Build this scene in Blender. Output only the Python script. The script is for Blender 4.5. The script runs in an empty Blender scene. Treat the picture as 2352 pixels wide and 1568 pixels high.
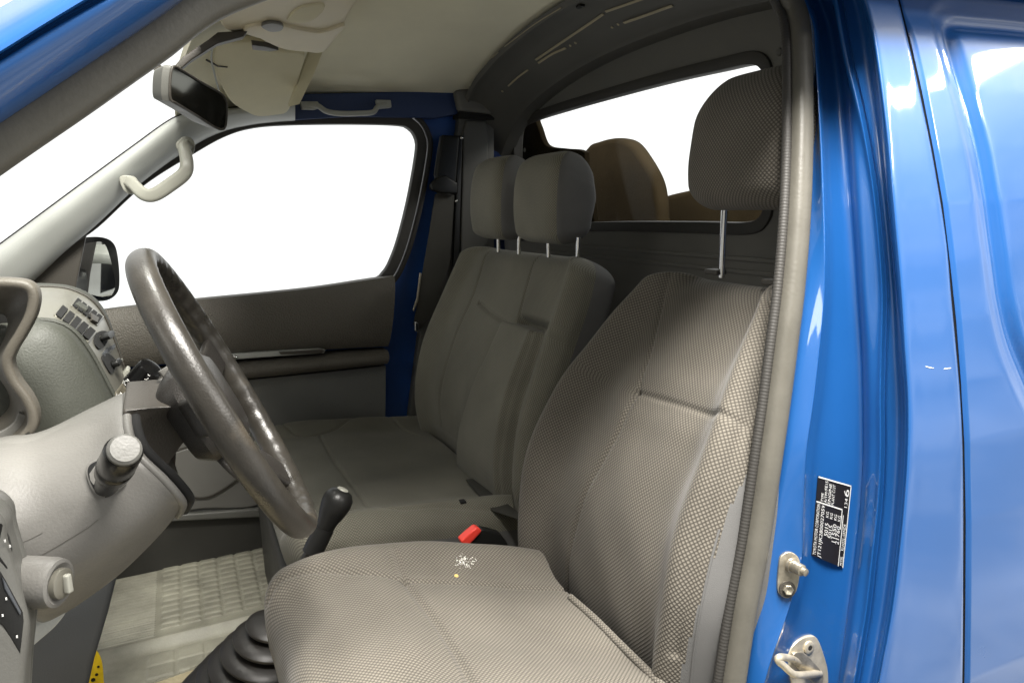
import bpy, bmesh, math
import numpy as np
from mathutils import Vector
from mathutils.bvhtree import BVHTree

# ------------------------------------------------------------------ camera
S = bpy.context.scene
C = S.collection
FOC, PW, PH = 1700., 2352, 1568
_y, _p, _r = map(math.radians, (23.9, 10.7, 2.0))
CAM = np.array([0, -.55, 1.08])
FW = np.array([math.sin(_y)*math.cos(_p), math.cos(_y)*math.cos(_p), -math.sin(_p)])
_rt = np.array([math.cos(_y), -math.sin(_y), 0]); _up = np.cross(_rt, FW)
RT = _rt*math.cos(_r)-_up*math.sin(_r); UP = _up*math.cos(_r)+_rt*math.sin(_r)
cd = bpy.data.cameras.new('camera'); cam = bpy.data.objects.new('camera', cd); C.objects.link(cam)
from mathutils import Matrix
m = Matrix.Identity(4)
for i in range(3):
    m[i][0], m[i][1], m[i][2], m[i][3] = RT[i], UP[i], -FW[i], CAM[i]
cam.matrix_world = m
cd.sensor_width = 36; cd.lens = FOC/PW*36; cd.clip_start = .02; cd.clip_end = 500
S.camera = cam

# ------------------------------------------------------------------ light
w = bpy.data.worlds.new('World'); S.world = w; w.use_nodes = True
nt = w.node_tree; bg = nt.nodes['Background']
tc = nt.nodes.new('ShaderNodeTexCoord'); sx = nt.nodes.new('ShaderNodeSeparateXYZ')
mr = nt.nodes.new('ShaderNodeMapRange'); mx = nt.nodes.new('ShaderNodeMix'); mx.data_type = 'RGBA'
nt.links.new(tc.outputs['Generated'], sx.inputs[0]); nt.links.new(sx.outputs['Y'], mr.inputs['Value'])
mr.inputs['From Min'].default_value = -.25; mr.inputs['From Max'].default_value = .15
mz = nt.nodes.new('ShaderNodeMath'); mz.operation = 'ABSOLUTE'; ms1 = nt.nodes.new('ShaderNodeMath'); ms1.operation = 'SUBTRACT'; ms1.inputs[1].default_value = .12
nt.links.new(sx.outputs['Z'], ms1.inputs[0]); nt.links.new(ms1.outputs[0], mz.inputs[0])
mz2 = nt.nodes.new('ShaderNodeMapRange'); mz2.inputs['From Min'].default_value = .36; mz2.inputs['From Max'].default_value = .46; mz2.inputs['To Min'].default_value = 1; mz2.inputs['To Max'].default_value = .8
nt.links.new(mz.outputs[0], mz2.inputs['Value']); mm = nt.nodes.new('ShaderNodeMath'); mm.operation = 'MULTIPLY'
mf = nt.nodes.new('ShaderNodeMapRange'); mf.inputs['From Min'].default_value = -.45; mf.inputs['From Max'].default_value = -.33; mf.inputs['To Min'].default_value = .22
nt.links.new(sx.outputs['X'], mf.inputs['Value']); mg = nt.nodes.new('ShaderNodeMath'); mg.operation = 'MULTIPLY'; nt.links.new(mr.outputs[0], mg.inputs[0]); nt.links.new(mf.outputs[0], mg.inputs[1])
nt.links.new(mg.outputs[0], mm.inputs[0]); nt.links.new(mz2.outputs[0], mm.inputs[1]); nt.links.new(mm.outputs[0], mx.inputs['Factor'])
m3 = nt.nodes.new('ShaderNodeMapRange'); m3.inputs['From Min'].default_value = .30; m3.inputs['From Max'].default_value = .62
m4 = nt.nodes.new('ShaderNodeMix'); m4.data_type = 'RGBA'; m4.inputs[6].default_value = (.34, .335, .315, 1); m4.inputs[7].default_value = (.92, .92, .90, 1)
nt.links.new(sx.outputs['X'], m3.inputs['Value']); nt.links.new(m3.outputs[0], m4.inputs['Factor']); 
wn_ = nt.nodes.new('ShaderNodeTexNoise'); wn_.inputs['Scale'].default_value = 5; wn_.inputs['Detail'].default_value = 4
wm = nt.nodes.new('ShaderNodeMapping'); wm.inputs['Scale'].default_value = (1, 1, 2.4); nt.links.new(tc.outputs['Generated'], wm.inputs[0]); nt.links.new(wm.outputs[0], wn_.inputs['Vector'])
wr = nt.nodes.new('ShaderNodeMapRange'); wr.inputs['From Min'].default_value = .38; wr.inputs['From Max'].default_value = .62; wr.inputs['To Min'].default_value = .45; wr.inputs['To Max'].default_value = 1.35
nt.links.new(wn_.outputs[0], wr.inputs['Value']); wx = nt.nodes.new('ShaderNodeMix'); wx.data_type = 'RGBA'; wx.blend_type = 'MULTIPLY'; wx.inputs['Factor'].default_value = 1
nt.links.new(m4.outputs[2], wx.inputs[6]); nt.links.new(wr.outputs[0], wx.inputs[7]); nt.links.new(wx.outputs[2], mx.inputs[6])   # workshop behind the photographer, brightness added toward the tail for haze on the blue side
mx.inputs[7].default_value = (1.12, 1.12, 1.12, 1)   # the white surround behind the van
nt.links.new(mx.outputs[2], bg.inputs['Color']); bg.inputs['Strength'].default_value = 1.0

def area(name, loc, tgt, sx_, sy_, e, col=(1, .96, .90)):
    l = bpy.data.lights.new(name, 'AREA'); l.shape = 'RECTANGLE'; l.size = sx_; l.size_y = sy_; l.energy = e; l.color = col
    o = bpy.data.objects.new(name, l); C.objects.link(o); o.location = loc
    o.rotation_euler = (Vector(tgt)-Vector(loc)).to_track_quat('-Z', 'X').to_euler()
area('workshop_tube', (.45, -.50, 2.65), (.22, .35, .5), .5, 1.1, 190)
area('workshop_tube', (3.9, -1.7, 2.9), (1.2, .1, 1.0), .14, 3.0, 45)
area('workshop_tube', (2.9, -3.0, 3.0), (1.2, .1, 1.0), .14, 2.2, 35)
area('workshop_tube', (0.0, 1.0, 2.7), (0, 1.0, .3), .30, .30, 20)
area('workshop_tube', (-2.2, -.6, 2.4), (0, .4, .8), .2, 1.4, 10)
S.view_settings.view_transform = 'Standard'; S.view_settings.look = 'None'
S.view_settings.exposure = 0.30; S.view_settings.gamma = 1
S.cycles.max_bounces = 8; S.cycles.transparent_max_bounces = 12; S.cycles.use_denoising = True
S.cycles.caustics_reflective = False; S.cycles.caustics_refractive = False

# ------------------------------------------------------------------ rays through picture points onto real surfaces
def ray(px, py): return FW+RT*(px-PW/2)/FOC-UP*(py-PH/2)/FOC
def on(ax, px, py, v):
    D = ray(px, py); i = 'xyz'.index(ax); return CAM+D*(v-CAM[i])/D[i]
def onpl(px, py, p0, n):
    D = ray(px, py); n = np.array(n, float); return CAM+D*(((np.array(p0)-CAM)@n)/(D@n))
def proj(P):
    q = np.asarray(P)-CAM; z = q@FW
    return np.stack([PW/2+FOC*(q@RT)/z, PH/2-FOC*(q@UP)/z], -1)
SKZ = [-.2, .2, .452, .551, .666, .765, .843, .919, .986, 1.059, 1.126, 1.201, 1.272, 1.312, 1.38, 1.5, 1.62]
SKY = [.02, -.004, -.001, .006, .015, .025, .036, .0485, .0615, .077, .095, .117, .140, .154, .18, .24, .33]
def skin(z): return np.interp(z, SKZ, SKY)
def onskin(px, py, off):
    y = .05
    for _ in range(25):
        p = on('y', px, py, y); y = .5*y+.5*(skin(p[2])+off)
    return p
def yl(pts, y): return [on('y', a, b, y) for a, b in pts]
def zl(pts, z): return [on('z', a, b, z) for a, b in pts]
def xl(pts, x): return [on('x', a, b, x) for a, b in pts]

def catmull(pts, n, closed=False):
    P = np.array(pts, float)
    N = len(P); out = []
    segs = N if closed else N-1
    for i in range(segs):
        if closed: p0, p1, p2, p3 = P[(i-1) % N], P[i], P[(i+1) % N], P[(i+2) % N]
        else:
            p1, p2 = P[i], P[i+1]; p0 = P[i-1] if i > 0 else 2*p1-p2; p3 = P[i+2] if i+2 < N else 2*p2-p1
        # centripetal-ish by plain uniform, good enough for even points
        for t in np.linspace(0, 1, n, endpoint=False):
            out.append(.5*((2*p1)+(p2-p0)*t+(2*p0-5*p1+4*p2-p3)*t*t+(3*p1-p0-3*p2+p3)*t**3))
    if not closed: out.append(P[-1])
    return np.array(out)
def resample(P, n, closed=False):
    P = np.array(P, float)
    if closed: P = np.vstack([P, P[:1]])
    L = np.r_[0, np.cumsum(np.linalg.norm(np.diff(P, axis=0), axis=1))]
    t = np.linspace(0, L[-1], n+1)[:-1] if closed else np.linspace(0, L[-1], n)
    return np.stack([np.interp(t, L, P[:, k]) for k in range(P.shape[1])], -1)

# ------------------------------------------------------------------ materials
M = {}
def mat(name, col, rough=.5, metal=0., coat=0., spec=.5, bump=None, mottle=0., mscale=8., emit=None, ior=None, dirt=None):
    mt = bpy.data.materials.new(name); mt.use_nodes = True; t = mt.node_tree; b = t.nodes['Principled BSDF']
    b.inputs['Base Color'].default_value = (*col, 1); b.inputs['Roughness'].default_value = rough
    b.inputs['Metallic'].default_value = metal; b.inputs['Coat Weight'].default_value = coat; b.inputs['Coat Roughness'].default_value = .05
    b.inputs['Specular IOR Level'].default_value = spec
    if ior: b.inputs['IOR'].default_value = ior
    co = t.nodes.new('ShaderNodeTexCoord')
    if mottle:
        n = t.nodes.new('ShaderNodeTexNoise'); n.inputs['Scale'].default_value = mscale; n.inputs['Detail'].default_value = 6; n.inputs['Roughness'].default_value = .62
        t.links.new(co.outputs['Object'], n.inputs['Vector'])
        r = t.nodes.new('ShaderNodeMapRange'); r.inputs['From Min'].default_value = .3; r.inputs['From Max'].default_value = .7
        r.inputs['To Min'].default_value = 1-mottle; r.inputs['To Max'].default_value = 1+mottle
        t.links.new(n.outputs[0], r.inputs['Value'])
        x = t.nodes.new('ShaderNodeMix'); x.data_type = 'RGBA'; x.blend_type = 'MULTIPLY'; x.inputs['Factor'].default_value = 1
        x.inputs[6].default_value = (*col, 1); t.links.new(r.outputs[0], x.inputs[7]); t.links.new(x.outputs[2], b.inputs['Base Color'])
        r2 = t.nodes.new('ShaderNodeMapRange'); r2.inputs['From Min'].default_value = .3; r2.inputs['From Max'].default_value = .7
        r2.inputs['To Min'].default_value = max(0.02, rough-.08); r2.inputs['To Max'].default_value = min(1, rough+.1)
        t.links.new(n.outputs[0], r2.inputs['Value']); t.links.new(r2.outputs[0], b.inputs['Roughness'])
    if bump:
        sc, st, kind = bump
        if kind == 'noise':
            n = t.nodes.new('ShaderNodeTexNoise'); n.inputs['Scale'].default_value = sc; n.inputs['Detail'].default_value = 3; o = n.outputs[0]
        else:
            n = t.nodes.new('ShaderNodeTexVoronoi'); n.inputs['Scale'].default_value = sc; o = n.outputs['Distance']
        t.links.new(co.outputs['Object'], n.inputs['Vector'])
        bp = t.nodes.new('ShaderNodeBump'); bp.inputs['Strength'].default_value = st; bp.inputs['Distance'].default_value = .002
        t.links.new(o, bp.inputs['Height']); t.links.new(bp.outputs[0], b.inputs['Normal'])
    M[name] = mt; return mt

def knit(name, hi, lo, pitch=.0042):
    """spacer-mesh upholstery: staggered round cells in UV metres, with worn and soiled patches"""
    mt = bpy.data.materials.new(name); mt.use_nodes = True; t = mt.node_tree; b = t.nodes['Principled BSDF']
    N = t.nodes.new; Lk = t.links.new
    uv = N('ShaderNodeUVMap'); s = N('ShaderNodeSeparateXYZ'); Lk(uv.outputs[0], s.inputs[0])
    def mth(op, a, bb=None):
        n = N('ShaderNodeMath'); n.operation = op
        for i, q in enumerate((a, bb)):
            if q is None: continue
            if isinstance(q, (int, float)): n.inputs[i].default_value = q
            else: Lk(q, n.inputs[i])
        return n.outputs[0]
    k = math.pi/pitch
    u, v = s.outputs[0], s.outputs[1]
    a = mth('SINE', mth('MULTIPLY', mth('ADD', u, v), k*.80)); c = mth('SINE', mth('MULTIPLY', mth('SUBTRACT', u, v), k*.80))
    p = mth('MULTIPLY', a, c)                       # -1..1
    pr = mth('ABSOLUTE', p); pr = mth('POWER', pr, .8)
    no = N('ShaderNodeTexNoise'); no.inputs['Scale'].default_value = 7; no.inputs['Detail'].default_value = 5
    co = N('ShaderNodeTexCoord'); Lk(co.outputs['Object'], no.inputs['Vector'])
    rg = N('ShaderNodeMapRange'); rg.inputs['From Min'].default_value = .3; rg.inputs['From Max'].default_value = .7; rg.inputs['To Min'].default_value = .84; rg.inputs['To Max'].default_value = 1.14
    Lk(no.outputs[0], rg.inputs['Value'])
    mxx = N('ShaderNodeMix'); mxx.data_type = 'RGBA'; mxx.inputs[6].default_value = (*lo, 1); mxx.inputs[7].default_value = (*hi, 1); Lk(pr, mxx.inputs['Factor'])
    m2 = N('ShaderNodeMix'); m2.data_type = 'RGBA'; m2.blend_type = 'MULTIPLY'; m2.inputs['Factor'].default_value = 1
    Lk(mxx.outputs[2], m2.inputs[6]); Lk(rg.outputs[0], m2.inputs[7]); Lk(m2.outputs[2], b.inputs['Base Color'])
    bp = N('ShaderNodeBump'); bp.inputs['Strength'].default_value = .55; bp.inputs['Distance'].default_value = .0012; Lk(pr, bp.inputs['Height'])
    Lk(bp.outputs[0], b.inputs['Normal'])
    b.inputs['Roughness'].default_value = .85; b.inputs['Specular IOR Level'].default_value = .25
    b.inputs['Sheen Weight'].default_value = .15; b.inputs['Sheen Roughness'].default_value = .4
    M[name] = mt; return mt

knit('knit', (.172, .157, .131), (.046, .041, .034), .0050)
knit('knit_lit', (.225, .216, .174), (.088, .084, .066), .0046)  # bench copy of the same fabric, lightened in colour to stand in for light
mat('side_cloth', (.125, .124, .122), .8, spec=.2, bump=(900, .25, 'noise'), mottle=.1)
mat('blue_paint', (.009, .076, .255), .33, coat=1., mottle=.06, mscale=3, ior=1.5, bump=(9, .05, 'noise'))
mat('blue_inner', (.010, .065, .27), .4, coat=.5)
mat('blue_shade', (.016, .035, .11), .5)  # blue paint with shade put into its colour
mat('rubber', (.098, .093, .078), .42, spec=.4, bump=(260, .15, 'noise'), mottle=.1, mscale=20)
mat('rubber_dark', (.032, .030, .027), .6, bump=(300, .15, 'noise'))
mat('black_rubber', (.014, .012, .010), .42, bump=(200, .1, 'noise'))
mat('gap_black', (.004, .004, .004), .9)
mat('liner', (.70, .67, .53), .9, spec=.1, bump=(700, .35, 'noise'), mottle=.06, mscale=4)
mat('visor', (.66, .62, .46), .8, spec=.15, bump=(500, .2, 'noise'), mottle=.05)
mat('console_beige', (.64, .58, .44), .55, spec=.3, bump=(500, .12, 'noise'), mottle=.05)
mat('bank_grey', (.10, .099, .090), .42, bump=(400, .15, 'noise'), mottle=.06)
mat('trim_light', (.36, .37, .355), .5, spec=.35, bump=(450, .18, 'noise'), mottle=.05)
mat('handle_light', (.29, .288, .25), .4, spec=.4, mottle=.03)
mat('dash_grey', (.050, .052, .043), .55, spec=.4, bump=(420, .25, 'noise'), mottle=.05)
mat('seam_grey', (.10, .095, .085), .6)
mat('dash_warm', (.140, .136, .126), .47, spec=.45, bump=(380, .2, 'noise'), mottle=.07, mscale=9)
mat('dash_dark', (.045, .040, .033), .5, bump=(420, .25, 'noise'))
mat('hood_brown', (.075, .067, .054), .45, bump=(420, .2, 'noise'), mottle=.1)
mat('slate', (.055, .060, .068), .6, bump=(500, .2, 'noise'))
mat('panel_silver', (.17, .163, .135), .35, metal=.3, mottle=.05)
mat('door_brown', (.088, .080, .067), .6, bump=(260, .7, 'vor'), mottle=.08)
mat('door_slate', (.13, .132, .125), .7, bump=(300, .3, 'noise'), mottle=.08)
mat('leather', (.027, .0245, .0205), .30, spec=.5, bump=(420, .16, 'noise'), mottle=.3, mscale=14)
lt = M['leather'].node_tree; lb = lt.nodes['Principled BSDF']; src = lb.inputs['Base Color'].links[0].from_socket
ln = lt.nodes.new('ShaderNodeTexNoise'); ln.inputs['Scale'].default_value = 9; ln.inputs['Detail'].default_value = 7; lc = lt.nodes.new('ShaderNodeTexCoord'); lt.links.new(lc.outputs['Object'], ln.inputs['Vector'])
lr = lt.nodes.new('ShaderNodeMapRange'); lr.inputs['From Min'].default_value = .56; lr.inputs['From Max'].default_value = .70; lr.inputs['To Max'].default_value = .8; lt.links.new(ln.outputs[0], lr.inputs['Value'])
lm = lt.nodes.new('ShaderNodeMix'); lm.data_type = 'RGBA'; lt.links.new(lr.outputs[0], lm.inputs['Factor']); lt.links.new(src, lm.inputs[6]); lm.inputs[7].default_value = (.085, .070, .050, 1); lt.links.new(lm.outputs[2], lb.inputs['Base Color'])
mat('leather_dark', (.02, .018, .016), .32, spec=.5, bump=(700, .4, 'noise'))
mat('black_plastic', (.010, .010, .0095), .38, spec=.35, bump=(500, .08, 'noise'))
mat('stalk_black', (.006, .006, .006), .22, spec=.22)
mat('black_panel', (.030, .029, .025), .62, bump=(300, .2, 'noise'), mottle=.15)
mat('bulk_dark', (.085, .084, .077), .6, bump=(160, .1, 'noise'), mottle=.12, mscale=5)
mat('bulk_panel', (.13, .128, .118), .7, bump=(420, .2, 'noise'), mottle=.1, mscale=6)
mat('slot_beige', (.34, .30, .21), .7)
mat('chrome', (.85, .85, .83), .12, metal=1)
mat('steel', (.42, .38, .30), .38, metal=.8, bump=(200, .2, 'noise'), mottle=.3, mscale=60)
mat('steel_pale', (.60, .54, .42), .35, metal=.6, bump=(200, .15, 'noise'), mottle=.2, mscale=60)
mat('mirror', (.9, .9, .9), .02, metal=1)
mat('dim_mirror', (.10, .10, .085), .06, metal=.9)
mat('brown_cargo', (.026, .019, .010), .95, spec=.05, bump=(90, .3, 'noise'), mottle=.25, mscale=5)
mat('mat_rubber', (.255, .245, .195), .42, spec=.5, bump=(240, .25, 'noise'), mottle=.3, mscale=11)
mat('carpet', (.36, .31, .20), .95, bump=(500, .8, 'noise'), mottle=.25, mscale=30)
mat('yellow', (.80, .55, .01), .5, mottle=.15, mscale=60)
mat('red', (.85, .06, .04), .35)
mat('web', (.036, .034, .028), .7, bump=(900, .5, 'noise'))
mat('sticker', (.012, .010, .009), .35)
mat('print', (.62, .62, .60), .5)
mat('white_mark', (.75, .75, .70), .6)
mat('tan_mark', (.62, .45, .16), .6)
g = bpy.data.materials.new('glass'); g.use_nodes = True; t = g.node_tree; t.nodes.clear()
o_ = t.nodes.new('ShaderNodeOutputMaterial'); tr = t.nodes.new('ShaderNodeBsdfTransparent'); gl = t.nodes.new('ShaderNodeBsdfGlossy'); mi = t.nodes.new('ShaderNodeMixShader')
tr.inputs[0].default_value = (.97, .98, .97, 1); gl.inputs['Roughness'].default_value = .02
mi.inputs[0].default_value = .012; t.links.new(tr.outputs[0], mi.inputs[1]); t.links.new(gl.outputs[0], mi.inputs[2]); t.links.new(mi.outputs[0], o_.inputs[0]); M['glass'] = g

# ------------------------------------------------------------------ object helpers
def link(name, me, mt, parent=None, sharp=40):
    o = bpy.data.objects.new(name, me); C.objects.link(o)
    if mt: me.materials.append(M[mt])
    me.polygons.foreach_set('use_smooth', [True]*len(me.polygons))
    if sharp: me.set_sharp_from_angle(angle=math.radians(sharp))
    if parent:
        o.parent = parent; o.matrix_parent_inverse = parent.matrix_world.inverted() if parent.type != 'EMPTY' else Matrix.Translation(-parent.location)
    return o
def thing(name, label, cat, loc, group=None):
    o = bpy.data.objects.new(name, None); C.objects.link(o); o.location = loc; o.empty_display_size = .05
    o['label'] = label; o['category'] = cat
    if group: o['group'] = group
    return o
def tag(o, label, cat, group=None):
    o['label'] = label; o['category'] = cat
    if group: o['group'] = group
    return o
def fromdata(v, f):
    me = bpy.data.meshes.new('m'); me.from_pydata([tuple(map(float, p)) for p in v], [], f); me.validate()
    bm = bmesh.new(); bm.from_mesh(me); bmesh.ops.recalc_face_normals(bm, faces=bm.faces); bm.to_mesh(me); bm.free()
    return me
def bevel(me, wd, seg=3, ang=30):
    bm = bmesh.new(); bm.from_mesh(me)
    ed = [e for e in bm.edges if len(e.link_faces) == 2 and e.calc_face_angle(0) > math.radians(ang)]
    if ed: bmesh.ops.bevel(bm, geom=ed, offset=wd, segments=seg, affect='EDGES', profile=.6, clamp_overlap=True)
    bm.to_mesh(me); bm.free(); return me
def slab(pts, vec, bev=0, seg=3, cap_tri=True):
    """outline of 3-D points, extruded by vec"""
    n = len(pts); v = [np.array(p) for p in pts]+[np.array(p)+np.array(vec) for p in pts]
    f = [list(range(n)), list(range(n, 2*n))[::-1]]+[[i, (i+1) % n, n+(i+1) % n, n+i] for i in range(n)]
    me = fromdata(v, f)
    if bev: bevel(me, bev, seg, 50)
    return me
def ringslab(outer, inner, vec, n=160, bev=0):
    """a frame: outer and inner outlines matched by angle round the inner centroid"""
    O = np.array(outer, float); I = np.array(inner, float); c = I.mean(0)
    O = resample(O, 1200, True); I = resample(I, n, True)
    # match directions
    vec = np.array(vec, float); nn = vec/np.linalg.norm(vec); a = np.cross(nn, [0, 0, 1.]);
    if np.linalg.norm(a) < .1: a = np.cross(nn, [1., 0, 0])
    a /= np.linalg.norm(a); b = np.cross(nn, a)
    ang = lambda P: np.arctan2((P-c)@b, (P-c)@a)
    ao = ang(O); OO = np.array([O[np.argmin(np.abs(np.angle(np.exp(1j*(ao-t)))))] for t in ang(I)])
    v = list(I)+list(OO)+list(I+vec)+list(OO+vec); f = []
    for i in range(n):
        j = (i+1) % n
        f += [[i, j, n+j, n+i], [2*n+i, 3*n+i, 3*n+j, 2*n+j], [i, 2*n+i, 2*n+j, j], [n+i, n+j, 3*n+j, 3*n+i]]
    me = fromdata(v, f)
    if bev: bevel(me, bev, 2, 60)
    return me
def grid(rows, thick=None, sub=0):
    """rows of equal length -> sheet; thick: offset vector of a second skin closing the solid"""
    R = np.array(rows, float); a, b = R.shape[:2]; v = list(R.reshape(-1, 3)); idx = lambda i, j: i*b+j
    f = [[idx(i, j), idx(i, j+1), idx(i+1, j+1), idx(i+1, j)] for i in range(a-1) for j in range(b-1)]
    if thick is not None:
        n = a*b; v += [p+np.array(thick) for p in v[:n]]
        f += [[n+q for q in q4[::-1]] for q4 in f[:]]
        bd = [idx(0, j) for j in range(b)]+[idx(i, b-1) for i in range(1, a)]+[idx(a-1, j) for j in range(b-2, -1, -1)]+[idx(i, 0) for i in range(a-2, 0, -1)]
        f += [[bd[i], bd[(i+1) % len(bd)], n+bd[(i+1) % len(bd)], n+bd[i]] for i in range(len(bd))]
    return fromdata(v, f)
def loft(lines, n=12, m=4, thick=None):
    """control lines (same count) -> smooth sheet, catmull both ways"""
    L = [catmull(l, n) for l in lines]; L = np.array(L)
    T = catmull(L.transpose(0, 1, 2).reshape(len(lines), -1), m).reshape(-1, L.shape[1], 3)
    return grid(T, thick)
def sweep(path, prof, up=(0, 0, 1), closed=False, scale=None, caps=True):
    """profile (list of 2-D points) carried along a path; frame kept near 'up'"""
    P = np.array(path, float); n = len(P); k = len(prof); v = []
    up = np.array(up, float)
    for i in range(n):
        t = (P[(i+1) % n]-P[i-1]) if closed else P[min(i+1, n-1)]-P[max(i-1, 0)]
        t /= np.linalg.norm(t)+1e-12; a = np.cross(t, up)
        if np.linalg.norm(a) < 1e-3: a = np.cross(t, [1, 0, 0.01])
        a /= np.linalg.norm(a); b = np.cross(a, t); s = 1 if scale is None else scale[i]
        if np.ndim(s) == 0: s = (s, s)
        for q in prof: v.append(P[i]+a*q[0]*s[0]+b*q[1]*s[1])
    f = []
    for i in range(n if closed else n-1):
        for j in range(k):
            f.append([i*k+j, i*k+(j+1) % k, ((i+1) % n)*k+(j+1) % k, ((i+1) % n)*k+j])
    if caps and not closed: f += [list(range(k))[::-1], list(range((n-1)*k, n*k))]
    return fromdata(v, f)
def circ(r, k=16, e=1.): return [(r*math.cos(2*math.pi*i/k), r*e*math.sin(2*math.pi*i/k)) for i in range(k)]
def rrect(w_, h_, r, k=4):
    out = []
    for cx, cy, a0 in ((w_/2-r, h_/2-r, 0), (-w_/2+r, h_/2-r, 90), (-w_/2+r, -h_/2+r, 180), (w_/2-r, -h_/2+r, 270)):
        for i in range(k+1):
            a = math.radians(a0+90*i/k); out.append((cx+r*math.cos(a), cy+r*math.sin(a)))
    return out
def lathe(prof, p0, p1, k=32):
    """prof: (t, r) along the axis p0->p1, t in metres from p0"""
    p0, p1 = np.array(p0, float), np.array(p1, float); t = p1-p0; t /= np.linalg.norm(t)
    a = np.cross(t, [0, 0, 1.]);
    if np.linalg.norm(a) < .05: a = np.cross(t, [1., 0, 0])
    a /= np.linalg.norm(a); b = np.cross(t, a); v = []; f = []
    for s, r in prof:
        for j in range(k): v.append(p0+t*s+(a*math.cos(2*math.pi*j/k)+b*math.sin(2*math.pi*j/k))*max(r, 1e-5))
    for i in range(len(prof)-1):
        for j in range(k): f.append([i*k+j, i*k+(j+1) % k, (i+1)*k+(j+1) % k, (i+1)*k+j])
    f += [list(range(k))[::-1], list(range((len(prof)-1)*k, len(prof)*k))]
    return fromdata(v, f)
def box(c, s, bev=.002, rot=None):
    c = np.array(c); v = []
    for x in (-1, 1):
        for y in (-1, 1):
            for z in (-1, 1):
                q = np.array([x*s[0]/2, y*s[1]/2, z*s[2]/2])
                if rot is not None: q = np.array(rot) @ q
                v.append(c+q)
    me = fromdata(v, [[0, 1, 3, 2], [4, 6, 7, 5], [0, 4, 5, 1], [2, 3, 7, 6], [0, 2, 6, 4], [1, 5, 7, 3]])
    if bev: bevel(me, bev, 3)
    return me
def rotm(ax, deg):
    return np.array(Matrix.Rotation(math.radians(deg), 3, ax))
def joinm(meshes):
    bm = bmesh.new()
    for me in meshes: bm.from_mesh(me)
    me = bpy.data.meshes.new('m'); bm.to_mesh(me); bm.free(); return me
def bvh(me):
    return BVHTree.FromPolygons([v.co.copy() for v in me.vertices], [list(p.vertices) for p in me.polygons])
def hit(tree, px, py):
    D = Vector(ray(px, py)).normalized(); h = tree.ray_cast(Vector(CAM), D)
    if h[0] is None: return None
    n = h[1] if h[1].dot(D) < 0 else -h[1]
    return np.array(h[0]), np.array(n)

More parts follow.
